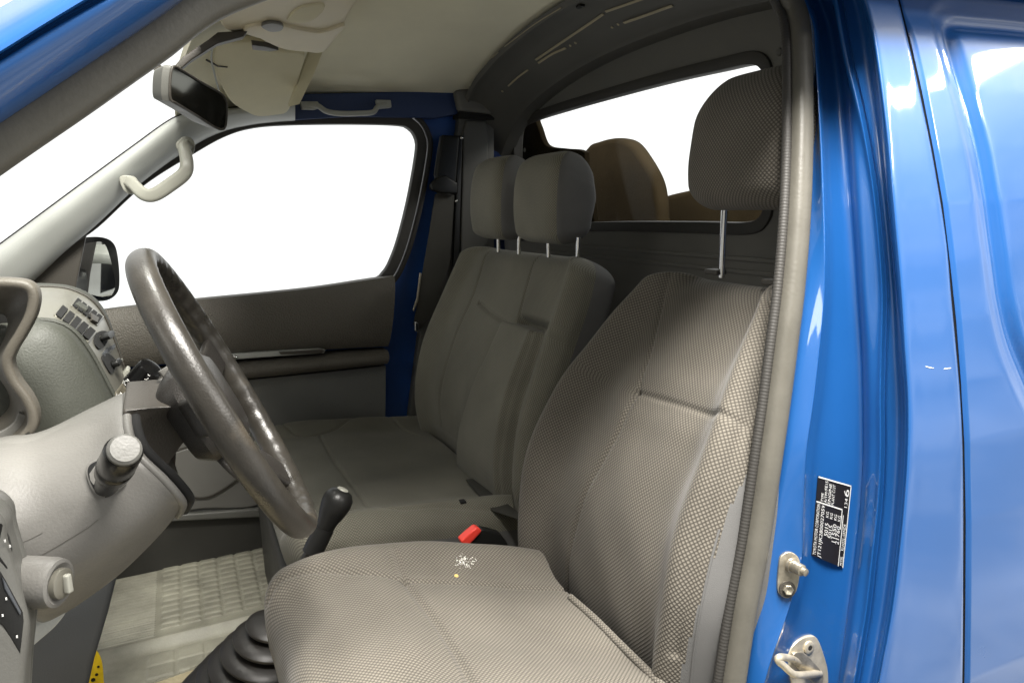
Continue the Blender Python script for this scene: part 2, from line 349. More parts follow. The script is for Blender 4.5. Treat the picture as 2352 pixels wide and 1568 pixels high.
# ------------------------------------------------------------------ upholstered bodies
def seg_dist(S_, H_, poly):
    """distance and signed side to a polyline in the (s,h) sheet"""
    best = np.full(S_.shape, 1e9); side = np.zeros(S_.shape)
    for (a, b) in zip(poly[:-1], poly[1:]):
        d = b-a; L2 = (d@d)+1e-12; px_, py_ = S_-a[0], H_-a[1]
        t = np.clip((px_*d[0]+py_*d[1])/L2, 0, 1); dx, dy = px_-t*d[0], py_-t*d[1]
        ds = np.hypot(dx, dy); cr = d[0]*py_-d[1]*px_
        m_ = ds < best; best = np.where(m_, ds, best); side = np.where(m_, np.sign(cr), side)
    return best, side
def sg0(x): return 1/(1+np.exp(-np.clip(x*4, -40, 40)))
class Pad:
    """path: (x,z) points of the front face at mid width; w, T: half width and thickness along it"""
    def __init__(s, path, w, T, yc, nv=150, nk=240, pw=4., r0=.05, r1=.05, yaw=0, yc_top=None, lean=0):
        P = resample(catmull(path, 10), nv); s.P = P
        tg = np.gradient(P, axis=0); tg /= np.linalg.norm(tg, axis=1)[:, None]; s.tg = tg
        s.nrm = np.stack([-tg[:, 1], tg[:, 0]], -1)
        L = np.r_[0, np.cumsum(np.linalg.norm(np.diff(P, axis=0), axis=1))]; s.L = L
        v = L/L[-1]; s.v = v
        ww = np.interp(v, *zip(*w)) if not callable(w) else w(v); TT = np.interp(v, *zip(*T)) if not callable(T) else T(v)
        hk = max(4, nv//10); k = np.hanning(2*hk+3)[1:-1]; k /= k.sum(); sm = lambda a: np.convolve(np.pad(a, hk, 'edge'), k, 'valid'); ww, TT = sm(ww), sm(TT)
        def rnd(d, r): q = np.clip(1-d/r, 0, 1); return np.sqrt(np.clip(1-q*q, 0, 1)) if r > 0 else 1
        e = rnd(L, r0)*rnd(L[-1]-L, r1)
        s.w = ww*(.0+1.0*(1-(1-e)*.35)); s.T = TT*np.maximum(e, .0); s.T0 = TT
        s.yc = np.interp(v, [0, 1], [yc, yc if yc_top is None else yc_top])
        ph = np.linspace(0, 2*math.pi, 1441); c_, s_ = np.cos(ph), np.sin(ph)
        X = np.sign(c_)*np.abs(c_)**(2/pw); Y = np.sign(s_)*np.abs(s_)**(2/pw)
        loop = resample(np.stack([X*np.mean(ww), Y*np.mean(TT)/2], -1), nk+1)[:-1]
        loop = np.roll(loop, nk//4, axis=0)
        s.X = loop[:, 0]/np.mean(ww); s.Yd = loop[:, 1]/(np.mean(TT)/2); s.nk, s.nv = nk, nv
        s.lat = s.w[:, None]*s.X[None, :]; s.H = np.repeat(L[:, None], nk, 1)
        s.disp = np.zeros_like(s.lat)
        s.fw = np.clip((s.Yd[None, :]-.0)/.6, 0, 1)*np.ones((nv, 1)); s.fw = s.fw**2*(3-2*s.fw)
    def pos(s):
        dep = s.Yd[None, :]*s.T[:, None]/2+s.disp*s.fw*np.clip(s.T/s.T0, .0, 1)[:, None]
        c = s.P-s.nrm*s.T0[:, None]/2
        x = c[:, 0:1]+s.nrm[:, 0:1]*dep; z = c[:, 1:2]+s.nrm[:, 1:2]*dep; y = s.yc[:, None]-s.lat
        return np.stack([x, y, z], -1)
    def uvs(s, pts):
        """picture points -> (lateral, height) on the front face"""
        Q = s.pos(); pr_ = proj(Q); front = s.Yd > .25; pf = pr_[:, front]; lf = s.lat[:, front]; hf = s.H[:, front]; out = []
        for p in pts:
            d = ((pf-np.array(p))**2).sum(-1); i = np.unravel_index(np.argmin(d), d.shape); out.append((lf[i], hf[i]))
        return np.array(out)
    def seam(s, pts, depth=.005, wd=.004, px=True):
        q = s.uvs(pts) if px else np.array(pts); q = catmull(q, 6) if len(q) > 2 else q
        d, _ = seg_dist(s.lat, s.H, q); s.disp -= depth*np.exp(-(d/wd)**2); return q
    def step(s, pts, amt, wd=.012, side=1, reach=1., px=True):
        q = s.uvs(pts) if px else np.array(pts); q = catmull(q, 6) if len(q) > 2 else q
        d, sd = seg_dist(s.lat, s.H, q); sg = d*sd*side
        s.disp += amt*(1/(1+np.exp(-np.clip(sg/wd*2, -30, 30))))*np.where(sg > 0, np.exp(-(np.maximum(sg, 0)/reach)**2), 1); return q
    def bolster(s, amt, at=.8, wd=.16, h0=0, h1=9):
        X = np.abs(s.lat)/s.w[:, None]; s.disp += amt*np.exp(-((X-at)/wd)**2)*np.where((s.H > h0) & (s.H < h1), 1, 1)
    def mesh(s, pick=None):
        """pick: dict name -> boolean face mask builder; returns {name: mesh}"""
        Q = s.pos(); nv, nk = s.nv, s.nk; V = Q.reshape(-1, 3)
        U_ = np.concatenate([np.zeros((nv, 1)), np.cumsum(np.linalg.norm(np.diff(Q, axis=1), axis=2), axis=1)], 1); U_ -= U_[:, nk//2:nk//2+1]
        out = {}
        ii, jj = np.meshgrid(np.arange(nv-1), np.arange(nk), indexing='ij')
        lab = np.zeros(ii.shape, int) if pick is None else pick(s)[:nv-1, :]
        for k_ in np.unique(lab):
            msk = lab == k_; a = ii[msk]; b = jj[msk]; b2 = (b+1) % nk
            F_ = np.stack([a*nk+b, a*nk+b2, (a+1)*nk+b2, (a+1)*nk+b], -1)
            used, inv = np.unique(F_, return_inverse=True); F2 = inv.reshape(F_.shape)
            faces = F2.tolist()
            if k_ == 0:
                for row, rev in ((0, False), (nv-1, True)):
                    ids = np.arange(nk)+row*nk
                    if np.isin(ids, used).all():
                        loc_ = np.searchsorted(used, ids).tolist(); faces.append(loc_ if rev else loc_[::-1])
            me = bpy.data.meshes.new('m'); me.from_pydata(V[used].tolist(), [], faces)
            uvl = me.uv_layers.new(name='UVMap'); lat_u = U_.reshape(-1)[used]; hh = s.H.reshape(-1)[used]
            li = np.zeros(len(me.loops), int); me.loops.foreach_get('vertex_index', li)
            uvv = np.stack([lat_u[li], hh[li]], -1); uvl.data.foreach_set('uv', uvv.reshape(-1))
            out[int(k_)] = me
        return out

exec_order = True
# ================================================================== STRUCTURE / VAN BODY
body = thing('van_body', 'blue painted van bodyshell round the open driver doorway and cab', 'van body', (.86, .05, .1))
def rows_for(line, ys): # P-x as function of P-y
    a = np.array(line, float); return np.interp(ys, a[:, 1], a[:, 0])
YS = np.array([-160, -60, 0, 60, 140, 230, 330, 440, 560, 680, 800, 920, 1040, 1160, 1280, 1400, 1520, 1620, 1720])
seal_e = [(1838, -160), (1851, 0), (1865, 108), (1867, 252), (1866, 360), (1860, 504), (1847, 661), (1829, 805), (1815, 913), (1795, 1052), (1767, 1239), (1738, 1392), (1714, 1545), (1690, 1720)]
r1 = [(1842, -160), (1854, 0), (1874, 60), (1881, 170), (1889, 306), (1894, 450), (1898, 607), (1894, 697), (1887, 769), (1873, 896), (1853, 1039), (1845, 1103), (1848, 1205), (1843, 1273), (1830, 1358), (1792, 1443), (1758, 1568), (1715, 1720)]
r2 = [(1850, -160), (1901, 0), (1919, 43), (1941, 173), (1955, 338), (1970, 540), (1977, 661), (1984, 770), (1988, 877), (1988, 1057), (1979, 1205), (1962, 1341), (1945, 1460), (1931, 1568), (1905, 1720)]
r3 = [(1870, -160), (1926, 0), (1952, 140), (1984, 274), (2009, 425), (2024, 571), (2031, 661), (2026, 913), (2027, 1035), (2020, 1171), (1993, 1409), (1966, 1568), (1940, 1720)]
r4 = [(1925, -160), (1984, 0), (1999, 54), (2017, 162), (2035, 306), (2056, 540), (2067, 661), (2078, 841), (2085, 949), (2081, 1082), (2068, 1239), (2044, 1426), (2017, 1568), (1990, 1720)]
gapl = [(2030, -160), (2063, 0), (2081, 72), (2110, 202), (2139, 342), (2161, 468), (2175, 564), (2189, 733), (2204, 877), (2211, 1021), (2213, 1200), (2212, 1400), (2210, 1568), (2206, 1720)]
def jl(line, dx, off, mix=None, f=0):
    xs = rows_for(line, YS)+dx
    if mix is not None: xs = xs*(1-f)+rows_for(mix, YS)*f
    return [onskin(x_, y_, off) for x_, y_ in zip(xs, YS)]
J = [jl(seal_e, -34, .115), jl(seal_e, -8, .104), jl(seal_e, 8, .094), jl(r1, -7, .078), jl(r1, -1, .076), jl(r1, 4, .080),
     jl(r1, 0, .090, r2, .2), jl(r1, 0, .092, r2, .55), jl(r2, -12, .086), jl(r2, -3, .076), jl(r2, 2, .068), jl(r2, 0, .060, r3, .25),
     jl(r3, -14, .050), jl(r3, -5, .043), jl(r3, 0, .044), jl(r3, 6, .045), jl(r3, 10, .040), jl(r3, 14, .041), jl(r3, 0, .036, r4, .62),
     jl(r4, -10, .024), jl(r4, -5, .012), jl(r4, 0, .004), jl(r4, 8, 0), jl(r4, 0, 0, gapl, .3), jl(r4, 0, 0, gapl, .6), jl(gapl, -6, 0), jl(gapl, -1.5, .002), jl(gapl, 0, .006), jl(gapl, .5, .03)]
jamb_me = loft(J, 5, 4); JT = bvh(jamb_me)
link('door_pillar', jamb_me, 'blue_paint', body, 60)
# rear body side with the pressed window blank
def side_pt(x, z, off=0): return np.array([x, skin(z)+off, z])
Prb = [onskin(a, b, 0) for a, b in [(2700, 105), (2520, 88), (2352, 68), (2260, 60), (2212, 57), (2193, 66), (2190, 88), (2207, 150), (2233, 240), (2262, 350), (2283, 468), (2301, 600), (2319, 715), (2352, 823), (2420, 960), (2520, 1060)]]
rb = catmull(np.array([(p[0], p[2]) for p in Prb]), 5)
xs = np.linspace(.8696, 1.75, 260); zs = np.linspace(.18, 1.56, 260)
XX, ZZ = np.meshgrid(xs, zs, indexing='ij'); dd, sd = seg_dist(XX, ZZ, rb); sg = dd*sd
inner = 1 if sg[np.argmin(abs(xs-1.3)), np.argmin(abs(zs-1.0))] > 0 else -1
sg = sg*inner
disp = .008*np.exp(-(dd/.009)**2)+.004/(1+np.exp(np.clip(-(sg+.03)/.0035, -30, 30)))-.004/(1+np.exp(np.clip(-(sg-.006)/.004, -30, 30)))
disp += .006/(1+np.exp(-np.clip((ZZ-1.285)/.006, -30, 30)))
rows = [[(xs[i], skin(zs[j])+disp[i, j], zs[j]) for j in range(len(zs))] for i in range(len(xs))]
for j in range(len(zs)): rows[0][j] = (xs[0], rows[0][j][1]+.004, zs[j])
link('panel_gap', grid([[(.8690, skin(z_)+d_, z_) for z_ in zs] for d_ in (.0045, .02, .04)]), 'gap_black', body)
side_me = grid(rows); link('side_panel', side_me, 'blue_paint', body, 60); ST = bvh(side_me)
# door pillar above the doorway / windscreen pillar seen at the top left
def ul(pts, y): return [on('y', a, b, y) for a, b in pts]
U = [ul([(-160, 440), (0, 330), (171, 214), (342, 98), (463, 12), (560, -60), (720, -160)], .075),
     ul([(-160, 402), (0, 296), (171, 180), (342, 64), (430, 0), (520, -70), (660, -170)], .060),
     ul([(-160, 388), (0, 282), (171, 166), (342, 50), (412, 0), (505, -70), (640, -170)], .035),
     ul([(-160, 350), (0, 250), (171, 135), (330, 32), (380, 0), (475, -70), (610, -170)], .015),
     ul([(-160, 290), (0, 195), (140, 108), (280, 22), (330, -10), (420, -80), (540, -170)], .004),
     ul([(-160, 240), (0, 146), (103, 82), (222, 14), (270, -12), (360, -80), (470, -170)], .000),
     ul([(-160, 232), (0, 138), (103, 74), (222, 6), (262, -18), (352, -84), (462, -172)], .008),
     ul([(-160, 222), (0, 128), (103, 64), (216, -2), (256, -26), (346, -88), (452, -176)], .010),
     ul([(-160, 212), (0, 118), (103, 54), (206, -8), (246, -32), (336, -94), (440, -180)], -.004),
     ul([(-160, 160), (0, 70), (60, 34), (130, -8), (200, -50), (280, -110), (370, -190)], .008),
     ul([(-160, 100), (0, 17), (34, -2), (80, -30), (150, -80), (220, -140), (290, -210)], .05)]
link('windscreen_pillar', loft(U, 8, 4, None), 'blue_paint', body, 60)

# ---- weatherstrip of the driver doorway: one continuous strip round the opening
sealp = [on('y', -240, 500, .045), on('y', 0, 334, .05), on('y', 171, 219, .055), on('y', 342, 101, .062), on('y', 530, -22, .07)]
top = [np.array([.19, .085, 1.292]), np.array([.34, .10, 1.325]), np.array([.46, .10, 1.330])]
rr = [(1776, -60), (1812, 0), (1830, 50), (1836, 120), (1838, 250), (1837, 360), (1831, 504), (1818, 661), (1800, 805), (1786, 913), (1766, 1052), (1738, 1239), (1709, 1392), (1685, 1545), (1660, 1720)]
right = [onskin(a, b, .085) for a, b in rr]
right[0] = np.array([right[1][0]-.035, right[1][1]+.004, right[1][2]+.04])
sp = catmull(sealp+top+right, 14); sp = resample(sp, 260)
prof = [(-.016, -.008), (-.012, .010), (-.004, .016), (.005, .015), (.012, .008), (.0155, -.002), (.013, -.012), (.0, -.014)]
sw = thing('door_weatherstrip', 'grey beige rubber weatherstrip running round the open driver doorway', 'door seal', tuple(sp[0]))
prof = [(.0145*math.copysign(abs(math.cos(a))**.75, math.cos(a)), .015*math.copysign(abs(math.sin(a))**.8, math.sin(a))) for a in np.linspace(0, 2*math.pi, 20, endpoint=False)]
link('rubber_tube', sweep(sp, prof, up=(0, -1, 0)), 'rubber', sw)
# inner fabric-ribbed lip, offset toward the cab
tg = np.gradient(sp, axis=0); tg /= np.linalg.norm(tg, axis=1)[:, None]
inw = np.cross(tg, np.array([0, -1., 0])); inw /= np.linalg.norm(inw, axis=1)[:, None]
ctr = np.array([.3, .1, .9]); sgn = np.sign(((ctr-sp)*inw).sum(1)); inw *= np.sign(np.median(sgn))
k0_ = int(np.argmax(sp[:, 0] > .56)); lip = resample((sp+inw*.0170+np.array([0, .006, 0]))[k0_:], 1800)
rip = [1+.02*math.cos(i*math.pi*.33) for i in range(1800)]
link('ribbed_lip', sweep(lip, circ(.0062, 10), up=(0, -1, 0), scale=rip), 'rubber_dark', sw)

# ---- floor and outside shell (far side), bulkhead, roof
fl = link('floor', box((.35, .83, .09), (1.9, 1.72, .05), 0), 'carpet', None); fl['kind'] = 'structure'
win = [(60, 652), (140, 580), (222, 524), (330, 426), (450, 350), (520, 312), (580, 294), (660, 287), (800, 285), (915, 288), (942, 297), (955, 315), (958, 345), (940, 450), (918, 540), (900, 592), (882, 624), (850, 643), (700, 668), (440, 690), (250, 712), (120, 725)]
YD = 1.60
wq = catmull([on('y', a, b, YD) for a, b in win], 8, True)
cen = wq.mean(0)
def offset(P, d):
    n = len(P); out = []
    for i in range(n):
        t_ = P[(i+3) % n]-P[i-3]; t_ /= np.linalg.norm(t_); nn = np.array([t_[2], 0, -t_[0]])
        if nn @ (P[i]-cen) < 0: nn = -nn
        out.append(P[i]+nn*d)
    return np.array(out)
far = thing('passenger_door', 'passenger door with dark brown trim panel and framed side window', 'car door', (.2, 1.6, .33))
link('window_frame', ringslab(offset(wq, .030), wq, (0, .03, 0), 200, .003), 'rubber_dark', far)
link('frame_seal', ringslab(offset(wq, .046)+np.array([0, -.008, 0]), offset(wq, .034)+np.array([0, -.008, 0]), (0, .03, 0), 200, .003), 'black_rubber', far)
pane = resample(offset(wq, .012)+np.array([0, .018, 0]), 80, True)
link('window_pane', slab(pane, (0, .004, 0)), 'glass', far)
hole = offset(wq, .045)
hole = resample(hole+np.array([0, .03, 0]), 200, True)
out = [(-.75, YD+.03, .35)]+[on('y', a, b, YD+.03) for a, b in [(-300, 900), (-150, 745), (0, 628), (100, 547), (200, 470), (300, 394), (395, 330), (450, 305), (520, 276), (600, 256), (690, 240)]]+[(.36, YD+.03, 1.40), (.83, YD+.03, 1.44), (.84, YD+.03, .35)]
link('far_side_frame', ringslab(out, hole, (0, .05, 0), 260), 'blue_inner', body)
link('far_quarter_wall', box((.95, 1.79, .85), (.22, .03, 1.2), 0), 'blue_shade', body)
# header over the passenger door, roof shade put into its darker blue
hd = [on('y', a, b, 1.585) for a, b in [(676, 216), (860, 212), (1052, 208), (1052, 262), (1000, 272), (940, 270), (800, 268), (676, 276)]]
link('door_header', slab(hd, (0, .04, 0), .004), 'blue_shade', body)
# far door inner trim: upper pad, lower panel, pocket
zt = lambda a, b, y: on('y', a, b, y)
def door_strip(top_, bot_, y0, bulge, n=10):
    T_ = [zt(a, b, y0) for a, b in top_]; B_ = [zt(a, b, y0) for a, b in bot_]
    L_ = []
    for k in range(n+1):
        f = k/n; q = math.sin(math.pi*min(max(f, .0), 1))**.6*bulge
        L_.append([T_[i]*(1-f)+B_[i]*f-np.array([0, q, 0]) for i in range(len(T_))])
    return grid([catmull(l, 6) for l in L_], (0, .05, 0))
link('trim_pad', door_strip([(120, 735), (250, 712), (440, 690), (700, 664), (850, 642), (906, 634)], [(120, 850), (250, 845), (440, 830), (700, 806), (850, 797), (892, 795)], 1.56, .028), 'door_brown', far)
link('armrest_ridge', door_strip([(120, 868), (250, 860), (440, 842), (700, 818), (850, 806), (890, 804)], [(120, 905), (250, 900), (440, 882), (700, 856), (850, 840), (886, 836)], 1.55, .03, 8), 'door_brown', far)
link('lower_panel', door_strip([(60, 915), (250, 905), (440, 885), (700, 860), (850, 844), (886, 840)], [(60, 1190), (250, 1185), (440, 1175), (600, 1165), (850, 1160), (880, 1158)], 1.57, .006, 8), 'door_slate', far)
st = slab([zt(a, b, 1.535) for a, b in [(505, 815), (640, 806), (735, 801), (748, 803), (745, 811), (640, 818), (520, 827), (500, 826)]], (0, .02, 0), .003)
ds = link('handle_strip', st, 'trim_light', far)
link('pull_slot', slab([zt(a, b, 1.531) for a, b in [(640, 808), (740, 802), (746, 805), (738, 811), (645, 814)]], (0, .004, 0), .001), 'dash_dark', ds)
link('door_handle', slab([zt(a, b, 1.53) for a, b in [(498, 818), (540, 815), (548, 823), (500, 828)]], (0, .02, 0), .003), 'chrome', far)
# loudspeaker cover on the door and its sill
spk = catmull([zt(a, b, 1.552) for a, b in [(400, 1036), (480, 1016), (498, 1026), (545, 1090), (540, 1108), (480, 1143), (430, 1140), (395, 1110), (378, 1060)]], 5, True)
lowp = catmull([zt(a, b, 1.560) for a, b in [(330, 1010), (420, 990), (500, 985), (560, 1030), (600, 1090), (592, 1160), (470, 1168), (400, 1172), (340, 1120)]], 5, True)
link('pocket_panel', slab(lowp, (0, .02, 0), .006), 'dash_warm', far)
link('speaker_rim', ringslab(offset(np.array(spk), .0)+0, np.array(spk)*.93+np.array(spk).mean(0)*.07, (0, .01, 0), 100, .001), 'dash_dark', far)
link('speaker_cover', slab(np.array(spk)*.95+np.array(spk).mean(0)*.05-np.array([0, .002, 0]), (0, .01, 0), .004), 'dash_warm', far)
link('door_sill', slab([on('y', a, b, 1.55) for a, b in [(250, 1190), (415, 1182), (600, 1168), (700, 1166), (700, 1182), (415, 1196), (250, 1206)]], (0, .06, 0), .004), 'bank_grey', body)  # grey strip puts the black sill edge's highlight into the colour
link('sill_wall', slab([on('y', a, b, 1.58) for a, b in [(100, 1200), (720, 1175), (720, 1330), (100, 1350)]], (0, .04, 0), .0), 'black_panel', body)

# far windscreen pillar trim
A_t = [(-220, 722), (-100, 634), (0, 562), (100, 488), (200, 414), (300, 341), (395, 274), (450, 258), (520, 250), (600, 240), (678, 222)]
A_b = [(-160, 840), (-40, 742), (75, 646), (150, 576), (222, 516), (330, 416), (440, 338), (510, 303), (580, 286), (640, 279), (678, 277)]
Lr = []
for f, yy in ((0, 1.53), (.05, 1.495), (.3, 1.492), (.6, 1.512), (.82, 1.535), (.95, 1.56), (1, 1.59)):
    Lr.append([on('y', A_t[i][0]*(1-f)+A_b[i][0]*f, A_t[i][1]*(1-f)+A_b[i][1]*f, yy) for i in range(len(A_t))])
ap = tag(link('pillar_trim', loft(Lr, 6, 4, (0, .03, 0)), 'trim_light', None), 'light grey trim cover along the far windscreen pillar, sloping down to the dashboard', 'pillar trim')
# windscreen
def plane_ws(px, py): return onpl(px, py, (.03, 1.48, 1.335), (-.58, 0, .815))
wsc = [np.array([.04, 1.50, 1.342]), np.array([.04, .12, 1.342]), np.array([-.60, .12, .886]), np.array([-.60, 1.50, .886])]
wt = thing('windscreen', 'clear windscreen pane behind the steering wheel, between both front pillars', 'windscreen', (-.3, .8, 1.1))
link('pane', slab(wsc, (.003, 0, -.004)), 'glass', wt)
link('glass_edge', sweep(catmull([on('y', a, b-1, 1.535) for a, b in A_t], 5), circ(.0026, 8), up=(0, 1, 0)), 'black_plastic', wt)

# roof lining
def roofz(y): return 1.507-.145*abs((y-.83)/.85)**2.4
ys_ = np.linspace(.20, 1.64, 60)
def lx(x_, y_):
    x0 = .03+.05*min(1, max(0, (1.42-y_)/.5)); return x0+(x_-.03)*(.9-x0)/.87
rf = [[(lx(x_, y_), y_, roofz(y_)-.10*max(0, (.36-x_)/.36)**1.6-(.012 if x_ < .34 else 0)) for y_ in ys_] for x_ in np.r_[np.linspace(.03, .34, 16), .3402, np.linspace(.342, .90, 22)]]
hl = tag(link('roof_lining', grid(rf, (0, 0, .02)), 'liner', None), 'beige cloth roof lining above both rows of headrests', 'headliner')
link('roof_skin', grid([[(lx(x_, y_)+.04, y_, roofz(y_)+.035+(-.10*max(0, (.36-x_)/.36)**1.6)) for y_ in np.linspace(.27, 1.66, 30)] for x_ in (.06, .1, .2, .3, .5, .9, 1.02)]), 'blue_inner', body)
xr = np.linspace(.36, 1.3, 30); zb_ = lambda x: 1.340-.30*max(0, .34-x)**1.0-.6*max(0, .20-x)
link('shading_roof_rail', grid([[(x_, .095, zb_(x_)-.004), (x_, .13, zb_(x_)), (x_, .17, 1.40), (x_, .235, 1.50), (x_, .29, 1.56)] for x_ in xr], (0, .03, 0)), 'blue_paint', body)  # unseen rail above the doorway, added to block the overhead lamp
# pale strip on the lining edge by the visor
stp = [on('z', a, b, 1.368) for a, b in [(733, 120), (752, 100), (735, 150), (712, 200), (690, 252), (664, 250), (682, 200), (700, 150), (708, 122)]]
link('lining_edge', slab([on('y', a, b, 1.35) for a, b in [(711, 118), (745, 112), (722, 170), (688, 240), (664, 246), (688, 180)]], (0, .015, .008), .002), 'visor', hl)

# roof bow with slots
bow = thing('roof_bow', 'dark perforated roof crossbar arching over the seat backs', 'roof crossbar', (.9, .83, 1.45))
def bowz(y, d=0): return roofz(y)-.004-d-.05*max(0, (y-1.45)/.2)**2
yb = np.linspace(.27, 1.66, 60)
sec = [(.812, -.004), (.818, -.016), (.824, -.018), (.828, -.012), (.865, -.022), (.872, -.030), (.905, -.052), (.915, -.060), (.955, -.078), (.962, -.088), (1.0, -.094)]
bow_me = grid([[(x_, y_, bowz(y_)+dz) for y_ in yb] for x_, dz in sec], None)
link('crossbar', bow_me, 'bulk_dark', bow, 35); BT = bvh(bow_me)
def strip_on(tree, pts, wd, name, mt, parent, lift=.0015, thick=.001):
    P_ = []; h = None
    for a, b in catmull(np.array(pts, float), 6):
        h_ = hit(tree, a, b)
        if h_: h = h_; P_.append(h[0]+h[1]*lift)
    if len(P_) < 2: print('strip missed', name, pts[0]); return
    return link(name, sweep(P_, rrect(wd, thick*2, thick*.9, 2), up=tuple(h[1])), mt, parent)
for pts, wd in (([(1231, 137), (1290, 97), (1345, 60), (1386, 32)], .006), ([(1392, 26), (1450, 6), (1500, -12)], .006), ([(1237, 144), (1270, 123), (1300, 110)], .006), ([(1434, 52), (1490, 32), (1545, 12)], .007),
                ([(1168, 197), (1190, 177), (1213, 160)], .005), ([(1108, 155), (1125, 138), (1145, 120)], .003), ([(1160, 107), (1230, 55), (1290, 18)], .0025)):
    strip_on(BT, pts, wd, 'slot', 'slot_beige', bow)
for a, b in ((1310, 105), (1322, 99), (1406, 63), (1420, 56), (1154, 210), (1082, 175)):
    h = hit(BT, a, b)
    if h: link('rivet', lathe([(0, .0035), (.0015, .003), (.002, 0)], h[0], h[0]+h[1], 10), 'slot_beige', bow)
for a, b in ((1142, 120), (1334, 12)):
    h = hit(BT, a, b)
    if h: link('clip', box(h[0]+h[1]*.003, (.012, .02, .006), .002), 'black_plastic', bow)

# bulkhead behind the seats
XB = 1.0
bwin = [(1183, 560), (1181, 480), (1181, 330), (1186, 292), (1205, 275), (1228, 265), (1300, 243), (1430, 205), (1552, 172), (1656, 148), (1730, 130), (1775, 135), (1790, 180), (1790, 300), (1788, 460), (1775, 505), (1740, 521), (1600, 523), (1400, 521), (1250, 520+42)]
bq = catmull(xl([(1188, 535), (1182, 480), (1181, 400), (1181, 330), (1187, 292), (1210, 273), (1300, 243), (1430, 205), (1552, 172), (1656, 148), (1720, 134), (1752, 140), (1766, 170), (1768, 250), (1768, 350), (1768, 450), (1760, 500), (1720, 524), (1600, 522), (1400, 520), (1280, 526), (1200, 545)], XB), 6, True)
bo = [(XB, skin(z_)+.05, z_) for z_ in (.15, .5, .8, 1.0, 1.2, 1.3, 1.38)]+[(XB, y_, roofz(y_)+.02) for y_ in np.linspace(.26, 1.74, 30)]+[(XB, 1.74, .15)]
blk = thing('bulkhead', 'dark grey cab bulkhead with a rounded rear window behind the seats', 'partition', (XB, .85, .12))
link('bulkhead_panel', ringslab(bo, bq, (.03, 0, 0), 260, .004), 'bulk_panel', blk)
cen = bq.mean(0)
def offx(P, d):
    n = len(P); o2 = []
    for i in range(n):
        t_ = P[(i+3) % n]-P[i-3]; t_ /= np.linalg.norm(t_); nn = np.array([0, t_[2], -t_[1]])
        if nn @ (P[i]-cen) < 0: nn = -nn
        o2.append(P[i]+nn*d)
    return np.array(o2)
link('window_rubber', ringslab(offx(bq, .012)+np.array([-.006, 0, 0]), offx(bq, -.012)+np.array([-.006, 0, 0]), (.03, 0, 0), 260, .004), 'rubber_dark', blk)
link('rear_pane', slab(resample(bq, 80, True)+np.array([.012, 0, 0]), (.004, 0, 0)), 'glass', blk)
for z_ in (.955, .93):
    link('pressed_ridge', sweep([(XB-.001, .12, z_), (XB-.001, 1.50, z_)], rrect(.006, .01, .003), up=(0, 0, 1)), 'bulk_panel', blk)
for a, b in ((1254, 186), (1496, 95), (1790, 120), (1205, 345)):
    p = on('x', a, b, XB-.001); link('plug', lathe([(0, .007), (.002, .006), (.003, 0)], p, p-np.array([1, 0, 0]), 12), 'bulk_dark', blk)
# seam edge of the bulkhead panel under the bow
strip = [on('x', a, b, .985) for a, b in [(1133, 400), (1131, 300), (1137, 262), (1152, 228), (1180, 200), (1228, 172), (1300, 137), (1400, 98), (1552, 55), (1700, 20), (1800, 0)]]
link('panel_edge', sweep(resample(catmull(strip, 8), 90), circ(.0028, 8), up=(1, 0, 0)), 'bulk_dark', blk)

# far door post trim with belt channel
bp_ = thing('post_trim', 'dark plastic door post cover beside the hanging seat belt', 'pillar trim', (.9, 1.6, .2))
def ypoly(pts, y, t_, bev=.004): return slab([on('y', a, b, y) for a, b in pts], (0, t_, 0), bev)
link('post_cover', ypoly([(1055, 262), (1112, 262), (1135, 270), (1135, 620), (1100, 720), (960, 960), (940, 960), (965, 760), (1000, 480), (1052, 300)], 1.60, .1), 'bulk_dark', bp_)
link('upper_cap', ypoly([(1046, 208), (1075, 200), (1130, 212), (1140, 240), (1136, 262), (1056, 254)], 1.56, .1, .01), 'bulk_panel', bp_)
link('cap_shadow_gap', ypoly([(1056, 256), (1136, 264), (1136, 276), (1056, 270)], 1.57, .1, .002), 'gap_black', bp_)
link('raised_panel', ypoly([(1072, 276), (1116, 278), (1122, 300), (1122, 560), (1072, 600), (1058, 600), (1064, 300)], 1.592, .05, .006), 'bulk_dark', bp_)
link('slide_rail', ypoly([(1052, 312), (1063, 312), (1052, 700), (1030, 760), (1024, 760), (1042, 600)], 1.585, .03, .003), 'black_plastic', bp_)
for a, b in ((1060, 317), (1048, 462)):
    p = on('y', a, b, 1.582); link('screw', lathe([(0, .0042), (.002, .0042), (.004, .001)], p, p-np.array([0, 1, 0]), 12), 'chrome', bp_)
sb = thing('seat_belt', 'black seat belt hanging from its anchor cover on the far door post', 'seat belt', tuple(on('y', 1000, 700, 1.57)))
link('anchor_cover', ypoly([(1016, 310), (1056, 312), (1050, 400), (1046, 445), (1010, 440), (1002, 400)], 1.56, .03, .006), 'black_plastic', sb)
link('webbing_guide', ypoly([(1004, 408), (1024, 402), (1052, 420), (1052, 446), (1012, 444), (992, 436), (990, 424)], 1.545, .025, .006), 'black_plastic', sb)
link('webbing', ypoly([(1000, 446), (1044, 448), (1034, 600), (1000, 720), (962, 758), (950, 745), (968, 640), (985, 540)], 1.575, .004, .001), 'web', sb)
link('tongue', ypoly([(953, 738), (962, 742), (962, 764), (953, 760)], 1.56, .006, .002), 'chrome', sb)
link('guide_bar', ypoly([(964, 626), (969, 628), (961, 690), (951, 716), (948, 712), (957, 684)], 1.565, .006, .002), 'steel', sb)

